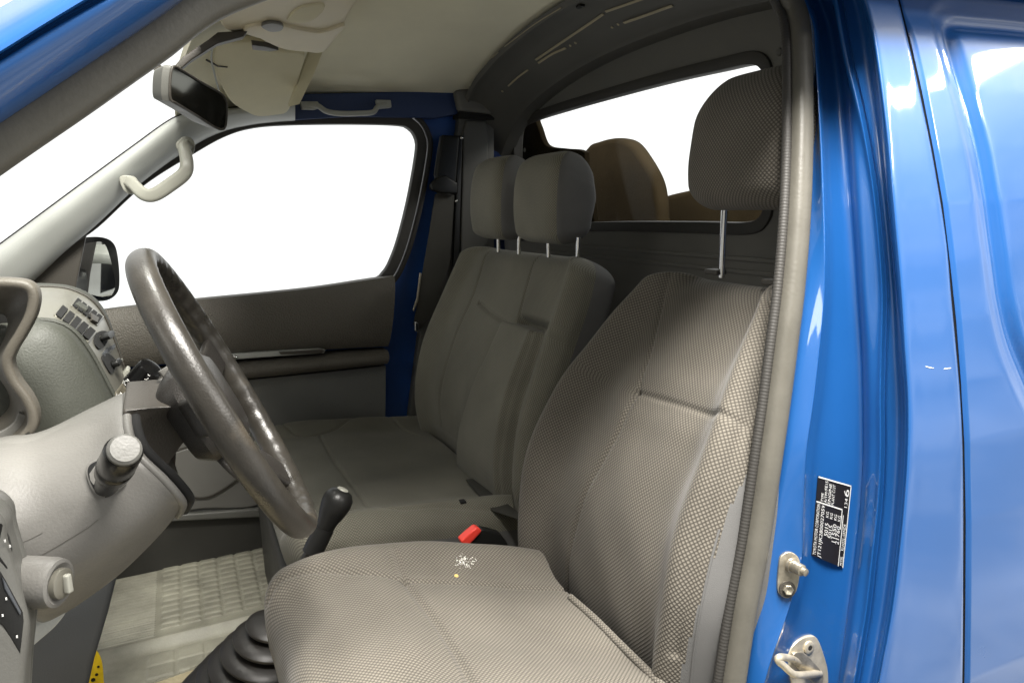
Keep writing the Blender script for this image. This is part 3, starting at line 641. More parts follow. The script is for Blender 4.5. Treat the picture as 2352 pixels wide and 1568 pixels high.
# cargo seen through the rear window
def solid_x(pts, x0, depth, name, mt, label, cat, bev=.03):
    P_ = catmull(xl(pts, x0), 5, True)
    return tag(link(name, slab(P_, (depth, 0, 0), bev), mt, None), label, cat)
solid_x([(1120, 590), (1130, 300), (1150, 180), (1190, 160), (1222, 200), (1227, 265), (1236, 295), (1252, 333), (1290, 341), (1335, 347), (1342, 380), (1342, 590)], 1.07, .02, 'cargo_board', 'brown_cargo', 'brown board with a slanting edge behind the left of the rear window', 'board', .004)
solid_x([(1310, 620), (1318, 400), (1345, 340), (1372, 325), (1410, 317), (1445, 327), (1475, 365), (1498, 408), (1508, 450), (1512, 500), (1514, 620)], 1.33, .05, 'cargo_mound', 'brown_cargo', 'tall rounded brown cargo mound seen through the rear window', 'cargo', .02)
solid_x([(1480, 640), (1500, 470), (1522, 452), (1560, 441), (1620, 430), (1700, 425), (1780, 440), (1830, 640)], 1.45, .05, 'cargo_hump', 'brown_cargo', 'low brown cargo hump behind the driver headrest, beyond the rear window', 'cargo', .02)

# handles, visor, console, mirror
def barhandle(name, label, pts, prof, par, pads, mt='handle_light'):
    pass
gh = thing('grab_handle', 'pale curved grab handle mounted on the sloping far pillar trim', 'grab handle', tuple(on('y', 360, 410, 1.5)), 'passenger grab handles')
hp = catmull([on('y', 437, 330, 1.50), on('y', 424, 340, 1.475), on('y', 429, 372, 1.455), on('y', 424, 398, 1.45), on('y', 392, 424, 1.45), on('y', 355, 447, 1.45), on('y', 330, 446, 1.455), on('y', 306, 424, 1.475), on('y', 290, 414, 1.50)], 8)
hp = np.array(hp)
link('grip', sweep(hp, rrect(.030, .018, .008), up=(0, -1, 0), scale=[(.85+.25*math.sin(math.pi*i/(len(hp)-1)), 1) for i in range(len(hp))]), 'handle_light', gh)
link('upper_mount', slab(catmull([on('y', a, b, 1.487) for a, b in [(404, 330), (424, 313), (444, 322), (447, 345), (432, 366), (412, 350)]], 4, True), (0, .02, 0), .003), 'handle_light', gh)
link('lower_mount', slab(catmull([on('y', a, b, 1.487) for a, b in [(274, 410), (288, 402), (312, 408), (318, 428), (304, 446), (284, 438)]], 4, True), (0, .02, 0), .003), 'handle_light', gh)
gh2 = thing('grab_handle', 'shaded grey grab handle above the passenger door window', 'grab handle', tuple(on('y', 795, 255, 1.58)), 'passenger grab handles')
hp = catmull([on('y', 700, 242, 1.575), on('y', 728, 243, 1.56), on('y', 750, 256, 1.54), on('y', 780, 261, 1.53), (on('y', 820, 261, 1.53)), on('y', 856, 258, 1.54), on('y', 868, 246, 1.56), on('y', 894, 240, 1.575)], 8)
link('grip', sweep(hp, rrect(.014, .014, .006), up=(0, -1, 0)), 'trim_light', gh2)
for nm, q in (('front_mount', [(690, 233), (730, 233), (738, 247), (722, 252), (694, 251)]), ('rear_mount', [(864, 229), (898, 230), (900, 247), (870, 250)])):
    link(nm, slab([on('y', a, b, 1.565) for a, b in q], (0, .02, 0), .003), 'trim_light', gh2)

vs = thing('sun_visor', 'folded beige passenger sun visor under the front edge of the roof lining', 'sun visor', tuple(on('z', 590, 180, 1.33)))
vA = on('y', 600, 265, 1.47); vn_ = np.cross(on('y', 600, 100, 1.17)-vA, [1, 0, .16]); vn_ /= np.linalg.norm(vn_); vn_ *= np.sign(vn_[2])
def onvis(a, b, d=0): return onpl(a, b, vA-vn_*d, vn_)
vo = catmull([onvis(a, b) for a, b in [(490, 135), (497, 104), (540, 99), (603, 98), (612, 116), (650, 121), (698, 127), (690, 170), (672, 225), (660, 258), (625, 266), (592, 268), (566, 258), (532, 236), (510, 200), (497, 170)]], 4, True)
link('visor_board', slab(vo, (0, 0, .014), .004), 'visor', vs)
link('hinge_rod', sweep([onvis(474, 138), onvis(500, 152), onvis(522, 154)], circ(.0022, 8), up=(0, 0, 1)), 'dash_dark', vs)
link('edge_welt', sweep(catmull([onvis(a, b, .004) for a, b in [(487, 108), (486, 140), (495, 180), (505, 215)]], 6), circ(.002, 8), up=(0, 0, 1)), 'trim_light', vs)
oc = thing('overhead_console', 'beige overhead console with a reading lamp recess at the top of the windscreen', 'overhead console', tuple(on('z', 680, 60, 1.36)))
kA = on('y', 650, 120, 1.17); kn_ = np.cross(on('y', 650, 0, .88)-kA, [1, 0, .16]); kn_ /= np.linalg.norm(kn_); kn_ *= np.sign(kn_[2])
def oncon(a, b, d=0): return onpl(a, b, kA-kn_*d, kn_)
co_ = catmull([oncon(a, b) for a, b in [(520, -60), (505, 50), (530, 76), (570, 80), (610, 100), (650, 116), (700, 122), (745, 122), (780, 80), (800, 40), (830, -60)]], 4, True)
link('console_shell', slab(co_, (0, 0, .05), .012), 'console_beige', oc)
link('lamp_lens', slab(catmull([oncon(a, b, .004) for a, b in [(660, 50), (690, 20), (745, 14), (730, 40), (700, 54)]], 4, True), (0, 0, .01), .003), 'visor', oc)
link('console_rim', slab(catmull([oncon(a, b, .006) for a, b in [(560, 76), (580, 62), (640, 60), (690, 70), (740, 76), (790, 60), (780, 76), (745, 92), (690, 90), (640, 92), (600, 90)]], 4, True), (0, 0, .01), .003), 'console_beige', oc)
link('switch_recess', slab(catmull([oncon(a, b, .007) for a, b in [(600, 62), (622, 54), (650, 60), (645, 72), (620, 74)]], 4, True), (0, 0, .006), .002), 'dash_warm', oc)
link('dark_slot', slab([oncon(a, b, .002) for a, b in [(578, 104), (610, 108), (640, 116), (620, 119), (580, 115)]], (0, 0, .01), .001), 'dash_dark', oc)
link('windscreen_header', slab([on('y', a, b, 1.0) for a, b in [(395, 158), (418, 132), (480, 90), (500, 74), (570, 70), (560, 84), (500, 100), (440, 138), (400, 172)]], (0, .03, 0), .003), 'dash_dark', hl)

mrr = thing('interior_mirror', 'interior rear view mirror with pale casing and dark glass, hanging near the windscreen top', 'mirror', tuple(on('y', 445, 220, .85)))
gy = lambda a, b, f, dx=0: on('y', a, b, .77+.18*f)
mo = [gy(400, 153, 0), gy(418, 162, .12), gy(460, 188, .5), gy(505, 214, .93), gy(518, 230, 1), gy(521, 248, 1.02), gy(519, 285, 1), gy(512, 297, .97), gy(495, 293, .88), gy(450, 265, .5), gy(405, 238, .06), gy(392, 228, 0), gy(390, 200, -.02), gy(393, 165, -.02)]
mo = catmull(mo, 4, True)
pn = np.cross(mo[20]-mo[0], mo[40]-mo[0]); pn /= np.linalg.norm(pn)
if pn[0] > 0: pn = -pn     # away from the glass, toward the windscreen
mc = mo.mean(0); back = mc+(mo-mc)*.86+pn*.035
n_ = len(mo); me = fromdata(list(mc+(mo-mc)*1.0)+list(mc+(mo-mc)*1.03+pn*.012)+list(back), [[i, (i+1) % n_, n_+(i+1) % n_, n_+i] for i in range(n_)]+[[n_+i, n_+(i+1) % n_, 2*n_+(i+1) % n_, 2*n_+i] for i in range(n_)]+[list(range(2*n_, 3*n_))])
link('casing', me, 'bank_grey', mrr)
link('rim', sweep(mo, circ(.0022, 8), up=tuple(pn), closed=True), 'dash_dark', mrr)
link('glass', slab(mc+(mo-mc)*.985+pn*.001, pn*.004), 'dim_mirror', mrr)
link('stem', sweep(catmull([mc+pn*.03, mc+pn*.05+np.array([0, 0, .03]), np.array([.0, mc[1], 1.318])], 6), circ(.007, 10), up=(0, 1, 0)), 'dash_dark', mrr)

# door mirror outside the far window
dm = thing('door_mirror', 'black door mirror outside the passenger window, behind the steering wheel', 'mirror', tuple(on('y', 225, 620, 1.8)))
dq = catmull([on('y', a, b, 1.80) for a, b in [(178, 560), (205, 545), (240, 546), (262, 560), (271, 590), (275, 640), (270, 672), (245, 690), (200, 690), (165, 680)]], 5, True)
link('housing', slab(dq, (-.06, .05, 0), .012), 'black_plastic', dm)
dg = [on('y', a, b, 1.79) for a, b in [(188, 566), (215, 556), (240, 560), (255, 600), (264, 645), (262, 668), (246, 682), (200, 672), (176, 640), (180, 600)]]
link('mirror_glass', slab(catmull(dg, 4, True), (-.004, .004, 0)), 'mirror', dm)
link('sail_plate', slab([on('y', a, b, 1.615) for a, b in [(20, 700), (100, 612), (200, 530), (186, 600), (176, 650), (168, 720), (40, 730)]], (0, .015, 0), .004), 'dash_dark', dm)
link('mount_arm', sweep([on('y', 150, 660, 1.63), on('y', 180, 655, 1.80)], rrect(.04, .05, .012), up=(0, 0, 1)), 'black_plastic', dm)

# ================================================================== SEATS
def post(name, p0, p1, r, parent):
    return link(name, lathe([(0, r), (float(np.linalg.norm(np.array(p1)-np.array(p0))), r)], p0, p1, 14), 'chrome', parent)
ds_ = thing('driver_seat', 'driver seat in worn beige grey mesh fabric, nearest the open doorway', 'car seat', (.32, .33, .12))
# --- backrest
B = Pad([(.548, .35), (.532, .44), (.533, .54), (.553, .64), (.602, .74), (.674, .84), (.740, .92), (.768, .962)],
        [(0, .215), (.12, .245), (.35, .258), (.6, .243), (.85, .190), (1, .155)], [(0, .12), (.4, .13), (1, .10)], .356, nv=260, nk=420, pw=4.2, r0=.05, r1=.055)
B.bolster(.046, .84, .17)
lft = [(1545, 625), (1520, 690), (1495, 790), (1465, 905)]
lft2 = [(1465, 905), (1430, 975), (1385, 1050), (1345, 1130), (1318, 1210), (1303, 1290), (1300, 1370), (1305, 1430)]
rgt = [(1812, 640), (1775, 800), (1738, 890), (1705, 975), (1672, 1080), (1640, 1170), (1605, 1270), (1575, 1370), (1553, 1440), (1545, 1500)]
hz = [(1465, 905), (1540, 925), (1620, 950), (1705, 975)]
B.seam(lft, .004, .0035); B.seam(lft2, .006, .004); B.seam(rgt, .006, .004); B.seam(hz, .0035, .005)
q = B.uvs(hz); d_, s_d = seg_dist(B.lat, B.H, catmull(q, 6)); Xn = np.abs(B.lat)/B.w[:, None]
B.disp += .003*np.exp(-((d_-.03)/.025)**2)*sg0((.66-Xn)/.04)
B.disp += .0016*np.sin(B.lat*47+B.H*9)*np.sin(B.H*31+1.3)
edge_h = B.uvs([(1725, 1130), (1690, 1240), (1640, 1380), (1600, 1490), (1588, 1560)])
def pick_back(s):
    # smooth side cloth wraps the near and far flanks
    return (s.Yd[None, :] < (.30-.0*s.H)).astype(int)*((np.abs(s.X)[None, :] > .55) | (s.Yd[None, :] < -.5)).astype(int)*np.ones((s.nv, 1), int)
def pick_driver(s):
    near = (s.X > 0)[None, :]; th_ = np.where(near, np.interp(s.H, [0, .12, .25, .38, .46, .7], [.80, .74, .66, .60, .42, .30]), .30)
    return ((s.Yd[None, :] < th_) & ((np.abs(s.X)[None, :] > .55) | (s.Yd[None, :] < -.5))).astype(int)
ms = B.mesh(pick_driver)
bk = link('backrest', ms[0], 'knit', ds_, 0); link('backrest_side', ms[1], 'side_cloth', ds_, 0)
def piping(pad, ydv, sgn_, name, mt, parent, r=.0022, i0=.05, i1=.97):
    Q = pad.pos(); j = [k for k in range(pad.nk) if pad.X[k]*sgn_ > 0]; j = min(j, key=lambda k: abs(pad.Yd[k]-ydv))
    P_ = Q[int(i0*pad.nv):int(i1*pad.nv), j]; return link(name, sweep(P_[::3], circ(r, 8), up=(0, 1, .01)), mt, parent)
piping(B, .66, 1, 'piping', 'side_cloth', ds_, .0016, .05, .5)
# --- cushion
CU = Pad([(.036, .520), (.09, .540), (.17, .548), (.29, .532), (.40, .506), (.47, .484), (.520, .466)],
         [(0, .215), (.12, .238), (.4, .245), (1, .232)], [(0, .17), (1, .16)], .325, nv=260, nk=420, pw=4.5, r0=.065, r1=.02)
CU.disp += np.where(CU.lat < 0, .030, .010)*np.exp(-((np.abs(CU.lat)/CU.w[:, None]-.82)/.20)**2)
CU.seam([(-.155, .030), (-.168, .06), (-.160, .11), (-.135, .165), (-.112, .22)], .005, .0045, px=False)
CU.seam([(-.112, .22), (-.103, .30), (-.092, .40), (-.085, .52)], .006, .0045, px=False)
CR = catmull(np.array([(-.112, .22), (-.03, .226), (.05, .229), (.12, .226), (.19, .215)]), 5)
CU.seam(CR, .006, .006, px=False)
CU.disp += .006*np.exp(-((CU.H-.175)/.035)**2)*(1/(1+np.exp(-np.clip((.75-np.abs(CU.lat)/CU.w[:, None])/.04, -30, 30))))
CU.disp -= .010*np.exp(-((CU.lat-.02)/.12)**2-((CU.H-.36)/.10)**2)
CU.disp += .0016*np.sin(CU.lat*39+CU.H*11)*np.sin(CU.H*27+.3)
ms = CU.mesh(pick_back)
cuo = link('cushion', ms[0], 'knit', ds_, 0); link('cushion_side', ms[1], 'side_cloth', ds_, 0)
CTr = bvh(ms[0]); BTr = bvh(bk.data)
wl = [hit(CTr, a, b) for a, b in [(1308, 1374), (1360, 1420), (1420, 1480), (1480, 1540)]]
wl = [h[0]+h[1]*.003 for h in wl if h is not None]
if len(wl) > 1:
    wl = catmull(wl+[wl[-1]+(wl[-1]-wl[-2])*1.4], 16); L_ = np.r_[0, np.cumsum(np.linalg.norm(np.diff(wl, axis=0), axis=1))]
    me = sweep(wl, circ(.0055, 12), up=(0, 0, 1)); me.uv_layers.new(name='UVMap')
    uvl = me.uv_layers[0]
    for lp in me.loops: uvl.data[lp.index].uv = (L_[min(lp.vertex_index//12, len(L_)-1)], (lp.vertex_index % 12)*.003)
    link('rear_welt', me, 'knit', ds_, 0)
# worn white scuff and tan fleck on the far bolster
rng = np.random.default_rng(5); vv, ff = [], []
for _ in range(80):
    a, b = rng.normal(0, 11), rng.normal(0, 6.5); h = hit(CTr, 1092+a+b*.25, 1372-95+b+a*.12+abs(a)*.2+12)
    h = hit(CTr, 1068+a*1.15, 1288+b*1.1+a*.22)
    if h is None: continue
    p, n = h; t_ = np.cross(n, [0, 1, 0]); t_ /= np.linalg.norm(t_); bb = np.cross(n, t_); r = rng.uniform(.0004, .0010); k0 = len(vv)
    for k in range(5): aa = k*1.257+rng.uniform(0, .5); vv.append(p+n*.0009+(t_*math.cos(aa)*1.5+bb*math.sin(aa))*r)
    ff.append([k0+k for k in range(5)])
link('scuff_mark', fromdata(vv, ff), 'white_mark', cuo, 0)
h = hit(CTr, 1048, 1322)
if h: link('tan_fleck', lathe([(0, .0035), (.0015, .003), (.002, 0)], h[0], h[0]+h[1], 9), 'tan_mark', cuo)
# --- headrest
HB = Pad([(.722, 1.050), (.716, 1.11), (.722, 1.18), (.745, 1.262)], [(0, .108), (.35, .113), (.7, .106), (1, .085)], [(0, .10), (.5, .125), (1, .09)], .308, nv=120, nk=240, pw=3.4, r0=.045, r1=.075)
hb = HB.mesh(); hr = link('headrest', hb[0], 'knit', ds_, 0)
for a, b, c, d in ((1664, 492, 1657, 616), (1797, 505, 1791, 640)):
    post('headrest_post', on('x', a, b-14, .765), on('x', c, d+20, .775), .0052, hr)
    p = on('x', c-14, d+8, .772); link('post_collar', box(p, (.02, .03, .008), .002), 'dash_dark', ds_)
link('seat_base', box((.30, .33, .26), (.42, .40, .30), .02), 'black_panel', ds_)

# --- double passenger seat
ps = thing('passenger_bench', 'double passenger seat with fold-down middle backrest pad, beyond the driver seat', 'car seat', (.34, 1.1, .12))
B2 = Pad([(.640, .36), (.600, .44), (.585, .54), (.598, .64), (.640, .75), (.700, .87), (.744, .972)],
         [(0, .33), (.1, .355), (.35, .373), (.6, .371), (.85, .354), (1, .337)], [(0, .10), (1, .085)], 1.057, nv=260, nk=520, pw=5.5, r0=.04, r1=.045)
B2.bolster(.034, .91, .11)
B2.seam([(.080, .66), (.098, .57), (.122, .49)], .004, .0035, px=False)
B2.seam([(-.13, .50), (-.06, .488), (.02, .478), (.105, .468)], .007, .0045, px=False)
B2.disp += .007*np.exp(-((B2.lat+.03)/.09)**2-((B2.H-.40)/.06)**2)
B2.seam([(-.20, .64), (-.19, .5), (-.20, .35), (-.215, .15)], .004, .005, px=False)
B2.disp -= .012*np.exp(-((B2.lat+.10)/.10)**2-((B2.H-.26)/.15)**2)
B2.seam([(.275, .64), (.285, .5), (.275, .3), (.258, .05)], .008, .005, px=False)
pad_l = [(1182, 735), (1168, 775), (1140, 830), (1110, 900), (1085, 970), (1068, 1040), (1065, 1090)]
hh = B2.H; latL = np.interp(hh, [.06, .12, .20, .30, .39, .44, .48], [-.02, -.012, .038, .082, .110, .119, .124]); latR = np.interp(hh, [0, .3, .5], [.255, .272, .285]); htop = .477+0*hh
sg_ = lambda x, w_: 1/(1+np.exp(-np.clip(x/w_, -40, 40)))
lo_, hi_ = np.minimum(latL, latR), np.maximum(latL, latR)
mask = sg_(B2.lat-lo_, .0022)*sg_(hi_+.01-B2.lat, .004)*sg_(htop-hh, .0022)
B2.disp += .042*mask
B2.disp -= .026*sg_(B2.lat-lo_, .003)*sg_(hi_-B2.lat, .003)*np.exp(-((hh-htop-.012)/.010)**2)
B2.disp -= .020*np.exp(-((B2.lat-latL+.003)/.008)**2)*(hh < htop)
B2.disp += .0015*np.sin(B2.lat*31+B2.H*9)*np.sin(B2.H*25+1.3)
ms = B2.mesh(pick_back)
b2o = link('backrest', ms[0], 'knit_lit', ps, 0); link('backrest_side', ms[1], 'side_cloth', ps, 0)
C2 = Pad([(.105, .472), (.17, .490), (.26, .494), (.38, .484), (.50, .470), (.60, .458)], [(0, .36), (.15, .385), (1, .375)], [(0, .15), (1, .14)], 1.115, nv=220, nk=480, pw=5.5, r0=.055, r1=.02)
C2.bolster(.030, .90, .12)
C2.seam([(640, 1010), (690, 1000), (760, 990), (860, 990), (960, 1000)], .005, .004)
C2.seam([(735, 1000), (765, 1055), (805, 1110), (850, 1165)], .004, .004)
C2.seam([(790, 1168), (900, 1164), (1000, 1160), (1130, 1168)], .005, .004)
C2.disp += .0015*np.sin(C2.lat*29+C2.H*9)*np.sin(C2.H*27+1.3)
ms = C2.mesh(pick_back)
link('cushion', ms[0], 'knit_lit', ps, 0); link('cushion_side', ms[1], 'side_cloth', ps, 0)
C2T = bvh(ms[0])
h = hit(C2T, 1062, 1151)
if h: link('loop_hole', box(h[0], (.012, .016, .004), .001), 'gap_black', ps)
link('seat_base', box((.34, 1.09, .25), (.44, .66, .28), .02), 'black_panel', ps)
def head_side(s): return ((s.X[None, :] > .80) & (s.Yd[None, :] < .72)).astype(int)*np.ones((s.nv, 1), int)
for yc_, xx, zb, zt_, wv in ((.905, .70, .983, 1.192, .108), (1.145, .685, .985, 1.20, .098)):
    H2 = Pad([(xx, zb), (xx-.006, zb+.07), (xx, zb+.14), (xx+.022, zt_)], [(0, wv-.008), (.3, wv), (.7, wv), (1, wv-.012)], [(0, .10), (.5, .12), (1, .10)], yc_, nv=110, nk=220, pw=5.0, r0=.03, r1=.045)
    ms = H2.mesh(head_side); ho = link('headrest', ms[0], 'knit_lit', ps, 0); link('side_panel', ms[1], 'side_cloth', ho, 0)
    piping(H2, .70, -1, 'piping', 'side_cloth', ho, .0012, .03, .98)
for a, b, c, d in ((1145, 536, 1145, 570), (1193, 536, 1192, 575), (1260, 556, 1260, 582), (1329, 556, 1327, 586)):
    post('headrest_post', on('x', a, b-12, .745), on('x', c, d+8, .748), .0048, ps)
# smooth valley strip between the bench cushion and backrest
link('tether_strap', slab([on('z', a, b, .475) for a, b in [(1070, 1100), (1085, 1098), (1215, 1192), (1190, 1190), (1130, 1170)]], (0, 0, -.003), .001), 'web', ps)

bu = thing('belt_buckle', 'seat belt buckle with red release button between the two front seats', 'belt buckle', tuple(on('y', 1120, 1245, .60)))
link('buckle_body', slab([on('y', a, b, .615) for a, b in [(1066, 1252), (1108, 1214), (1150, 1225), (1168, 1250), (1165, 1300), (1080, 1300)]], (0, .02, 0), .004), 'black_plastic', bu)
link('release_button', slab(catmull([on('y', a, b, .610) for a, b in [(1060, 1244), (1066, 1236), (1092, 1214), (1102, 1214), (1105, 1222), (1080, 1248), (1068, 1254)]], 4, True), (0, .02, 0), .003), 'red', bu)
tb = tag(link('cloth_tab', slab([on('y', a, b, .50) for a, b in [(1208, 1298), (1228, 1274), (1241, 1286), (1222, 1306)]], (0, .002, 0)), 'trim_light', None), 'small pale fabric tab poking up at the rear corner of the driver cushion', 'tab')

# ================================================================== STEERING WHEEL, COLUMN
WC = np.array([.035, .36, .868]); WR = .178; tl = .42
wa = np.array([math.sin(.047), math.cos(.047), 0]); wb = np.array([-math.sin(tl), 0, math.cos(tl)]); wb -= wa*(wa@wb); wb /= np.linalg.norm(wb)
wn = np.cross(wa, wb); wn = wn if wn[0] < 0 else -wn     # toward the dashboard
sw_ = thing('steering_wheel', 'steering wheel in worn dark brown leather in front of the driver seat', 'steering wheel', tuple(WC))
th = np.linspace(0, 2*math.pi, 181)[:-1]
rimp = [WC+WR*(math.cos(t_)*wa+math.sin(t_)*wb) for t_ in th]
v = []; K = 28
for i, t_ in enumerate(th):
    rad = math.cos(t_)*wa+math.sin(t_)*wb
    for j in range(K):
        a = 2*math.pi*j/K; rr_ = .0146*(1-.06*math.cos(a*1)) ; bump_ = 0
        if math.cos(a) < -.2: bump_ = -.0013*(.5+.5*math.cos(t_*44))     # finger scallops inside the rim, facing the dash
        v.append(rimp[i]+(rad*math.cos(a)*.92+wn*math.sin(a)*1.08)*(rr_+bump_))
f = [[i*K+j, i*K+(j+1) % K, ((i+1) % 180)*K+(j+1) % K, ((i+1) % 180)*K+j] for i in range(180) for j in range(K)]
link('rim', fromdata(v, f), 'leather', sw_)
def frame_loft(secs, up_, right_):
    vs_ = []; fs = []
    for (c, pr_) in secs:
        for q_ in pr_: vs_.append(np.array(c)+right_*q_[0]+up_*q_[1])
    k = len(secs[0][1])
    for i in range(len(secs)-1):
        for j in range(k): fs.append([i*k+j, i*k+(j+1) % k, (i+1)*k+(j+1) % k, (i+1)*k+j])
    fs += [list(range(k))[::-1], list(range((len(secs)-1)*k, len(secs)*k))]
    return fromdata(vs_, fs)
link('hub', frame_loft([(WC-wn*.002, rrect(.11, .09, .03)), (WC+wn*.008, rrect(.135, .115, .04)), (WC+wn*.04, rrect(.135, .115, .04)), (WC+wn*.06, rrect(.10, .09, .03))], wb, wa), 'leather_dark', sw_)
for a_ in (0.15, math.pi-.15, -1.1, math.pi+1.1):
    rad = math.cos(a_)*wa+math.sin(a_)*wb
    pth = [WC+rad*.05+wn*.04, WC+rad*.09+wn*.030, WC+rad*.13+wn*.012, WC+rad*WR]
    link('spoke', sweep(catmull(pth, 5), rrect(.045, .012, .005), up=tuple(wn)), 'leather_dark', sw_)
# column shroud
cs = thing('steering_column', 'light grey steering column cover with stalk opening, left of the steering wheel', 'steering column', tuple(WC+wn*.2))
Y_ = lambda pts, y: [on('y', a, b, y) for a, b in pts]
CC = [Y_([(-120, 1040), (0, 1013), (90, 1000), (200, 948), (262, 918), (284, 910)], .42), Y_([(-120, 1052), (0, 1022), (90, 1010), (200, 962), (262, 932), (285, 922)], .345),
      Y_([(-120, 1110), (0, 1085), (90, 1075), (200, 1030), (265, 990), (286, 985)], .275), Y_([(-120, 1190), (0, 1185), (100, 1170), (200, 1115), (280, 1050), (308, 1045)], .238),
      Y_([(-120, 1260), (0, 1265), (110, 1262), (240, 1185), (335, 1115), (368, 1105)], .226), Y_([(-120, 1330), (20, 1336), (120, 1335), (270, 1245), (375, 1165), (408, 1152)], .232),
      Y_([(-100, 1395), (40, 1396), (120, 1385), (270, 1285), (375, 1200), (411, 1168)], .258), Y_([(-80, 1425), (60, 1418), (120, 1418), (260, 1326), (360, 1232), (405, 1182)], .31), Y_([(-80, 1430), (60, 1424), (120, 1424), (258, 1332), (358, 1238), (402, 1186)], .36)]
cc_me = loft(CC, 8, 5, (0, .02, 0)); link('lower_cover', cc_me, 'dash_warm', cs, 70); CT_ = bvh(cc_me)
edge = [np.array(l[-1])+np.array([.003, .004, 0]) for l in CC]
link('cover_edge', sweep(catmull(edge, 8), circ(.0045, 10), up=(1, 0, 0)), 'dash_warm', cs)
link('edge_gap', sweep(catmull([e+np.array([.007, .010, 0]) for e in edge], 8), circ(.005, 10), up=(1, 0, 0)), 'gap_black', cs)
# upper cover and inner cover next to the hub
u_top = [on('y', a, b, y) for a, b, y in [(274, 934, .345), (300, 912, .40), (368, 866, .47), (392, 872, .47), (418, 900, .42), (422, 930, .31), (350, 936, .30), (284, 942, .30)]]
link('upper_cover', slab(u_top, (-.006, .06, -.04), .009, 4), 'dash_warm', cs)
l_bot = [on('y', a, b, y) for a, b, y in [(280, 941, .30), (350, 937, .30), (424, 931, .31), (454, 984, .33), (404, 1026, .36), (386, 1060, .37), (392, 1110, .37), (414, 1168, .36), (350, 1110, .33), (300, 1045, .31), (284, 990, .30)]]
link('inner_cover', slab(l_bot, (0, .10, .01), .004), 'dash_dark', cs)
link('cover_lip', sweep(catmull(Y_([(376, 846), (390, 864), (408, 886), (436, 904)], .385), 6), rrect(.014, .006, .003), up=(0, -1, 0)), 'dash_warm', cs)
for pts in ([(98, 1272), (140, 1248), (200, 1212), (226, 1192)], [(50, 1245), (75, 1234), (98, 1222)], [(285, 1085), (315, 1062)]):
    strip_on(CT_, pts, .0009, 'moulding_line', 'seam_grey', cs, .0002, .0003)
def decal(tree, pts, name, mt, parent, lift=.0006, th_=.001, closed_n=4, smooth=True, bev=0):
    P_ = np.array(catmull(np.array(pts, float), closed_n, True) if smooth else pts); o = []; ns = []
    for a, b in P_:
        h = hit(tree, a, b)
        if h is None: print('decal missed', name, a, b); return None
        o.append(h[0]); ns.append(h[1])
    n = np.mean(ns, 0); n /= np.linalg.norm(n)
    return link(name, slab([p+n*lift for p in o], -n*th_, bev), mt, parent)
decal(CT_, [(201, 1082), (212, 1062), (250, 1050), (275, 1062), (292, 1098), (286, 1118), (252, 1139), (228, 1140), (210, 1115)], 'opening_rim', 'dash_warm', cs, .0045, .008, bev=.0015)
decal(CT_, [(207, 1084), (216, 1066), (250, 1054), (273, 1066), (287, 1100), (282, 1114), (252, 1133), (231, 1134), (215, 1112)], 'stalk_opening', 'gap_black', cs, .0050, .003)
stk = thing('light_stalk', 'black light stalk with a silver round end cap poking from the column cover', 'control stalk', tuple(on('y', 250, 1105, .23)))
p0 = on('y', 243, 1118, .235); p1 = on('y', 262, 1080, .185); p2 = on('y', 285, 1034, .14)
ax_ = (p2-p0)/np.linalg.norm(p2-p0); LL = float(np.linalg.norm(p2-p0))
link('stem', lathe([(0, .0105), (LL*.42, .0125)], p0, p2, 24), 'stalk_black', stk)
link('grip', lathe([(LL*.40, .0135), (LL*.42, .0155), (LL*.60, .0165), (LL*.62, .0155), (LL*.64, .0162), (LL*.96, .0158), (LL, .0145)], p0, p2, 28), 'stalk_black', stk)
link('end_cap', lathe([(LL*.985, .0142), (LL*1.03, .0138), (LL*1.05, .0115), (LL*1.055, 0)], p0, p2, 28), 'bank_grey', stk)
for k in (-1, 1):
    side_v = np.cross(ax_, [0, 0, 1.]); side_v /= np.linalg.norm(side_v)
    link('cap_mark', box(p0+ax_*(LL*1.053)+side_v*.005*k-np.array([0, 0, .004]), (.004, .0012, .0012), 0), 'white_mark', stk)
ws_ = thing('wiper_stalk', 'black wiper stalk with white printed symbols behind the steering column cover', 'control stalk', tuple(on('y', 300, 890, .48)))
q0 = on('y', 283, 912, .46); q1 = on('y', 350, 842, .44); LL = float(np.linalg.norm(q1-q0)); ax_ = (q1-q0)/LL
link('stem', lathe([(0, .011), (LL*.3, .0125), (LL*.31, .0135), (LL*.36, .0135)], q0, q1, 24), 'steel', ws_)
link('grip', lathe([(LL*.36, .0135), (LL*.38, .0150), (LL*.9, .0155), (LL*.97, .0145), (LL, .010)], q0, q1, 24), 'stalk_black', ws_)
sm_ = bpy.data.meshes.new('m'); side_v = np.cross(ax_, FW); side_v /= np.linalg.norm(side_v); tow = np.cross(side_v, ax_); tow = tow if tow @ FW < 0 else -tow
def stroke(pts, r): return sweep(pts, circ(r, 6), up=(0, 0, 1))
for kk, (t0, s0) in enumerate(((.86, .55), (.66, .5), (.5, .55), (.45, -.3), (.12, .1))):
    c_ = q0+ax_*LL*t0+side_v*.014*s0*-1+tow*.0148*math.sqrt(max(0, 1-s0*s0*.85))
    ring = [c_+(ax_*math.cos(a)+side_v*math.sin(a))*.0028 for a in np.linspace(0, 5.2, 12)]
    link('symbol', joinm([stroke(ring, .0006), stroke([c_+ax_*.0045-side_v*.002, c_+ax_*.0045+side_v*.003], .0006), stroke([c_-ax_*.004+side_v*.003, c_+side_v*.005], .0005)]), 'print', ws_)

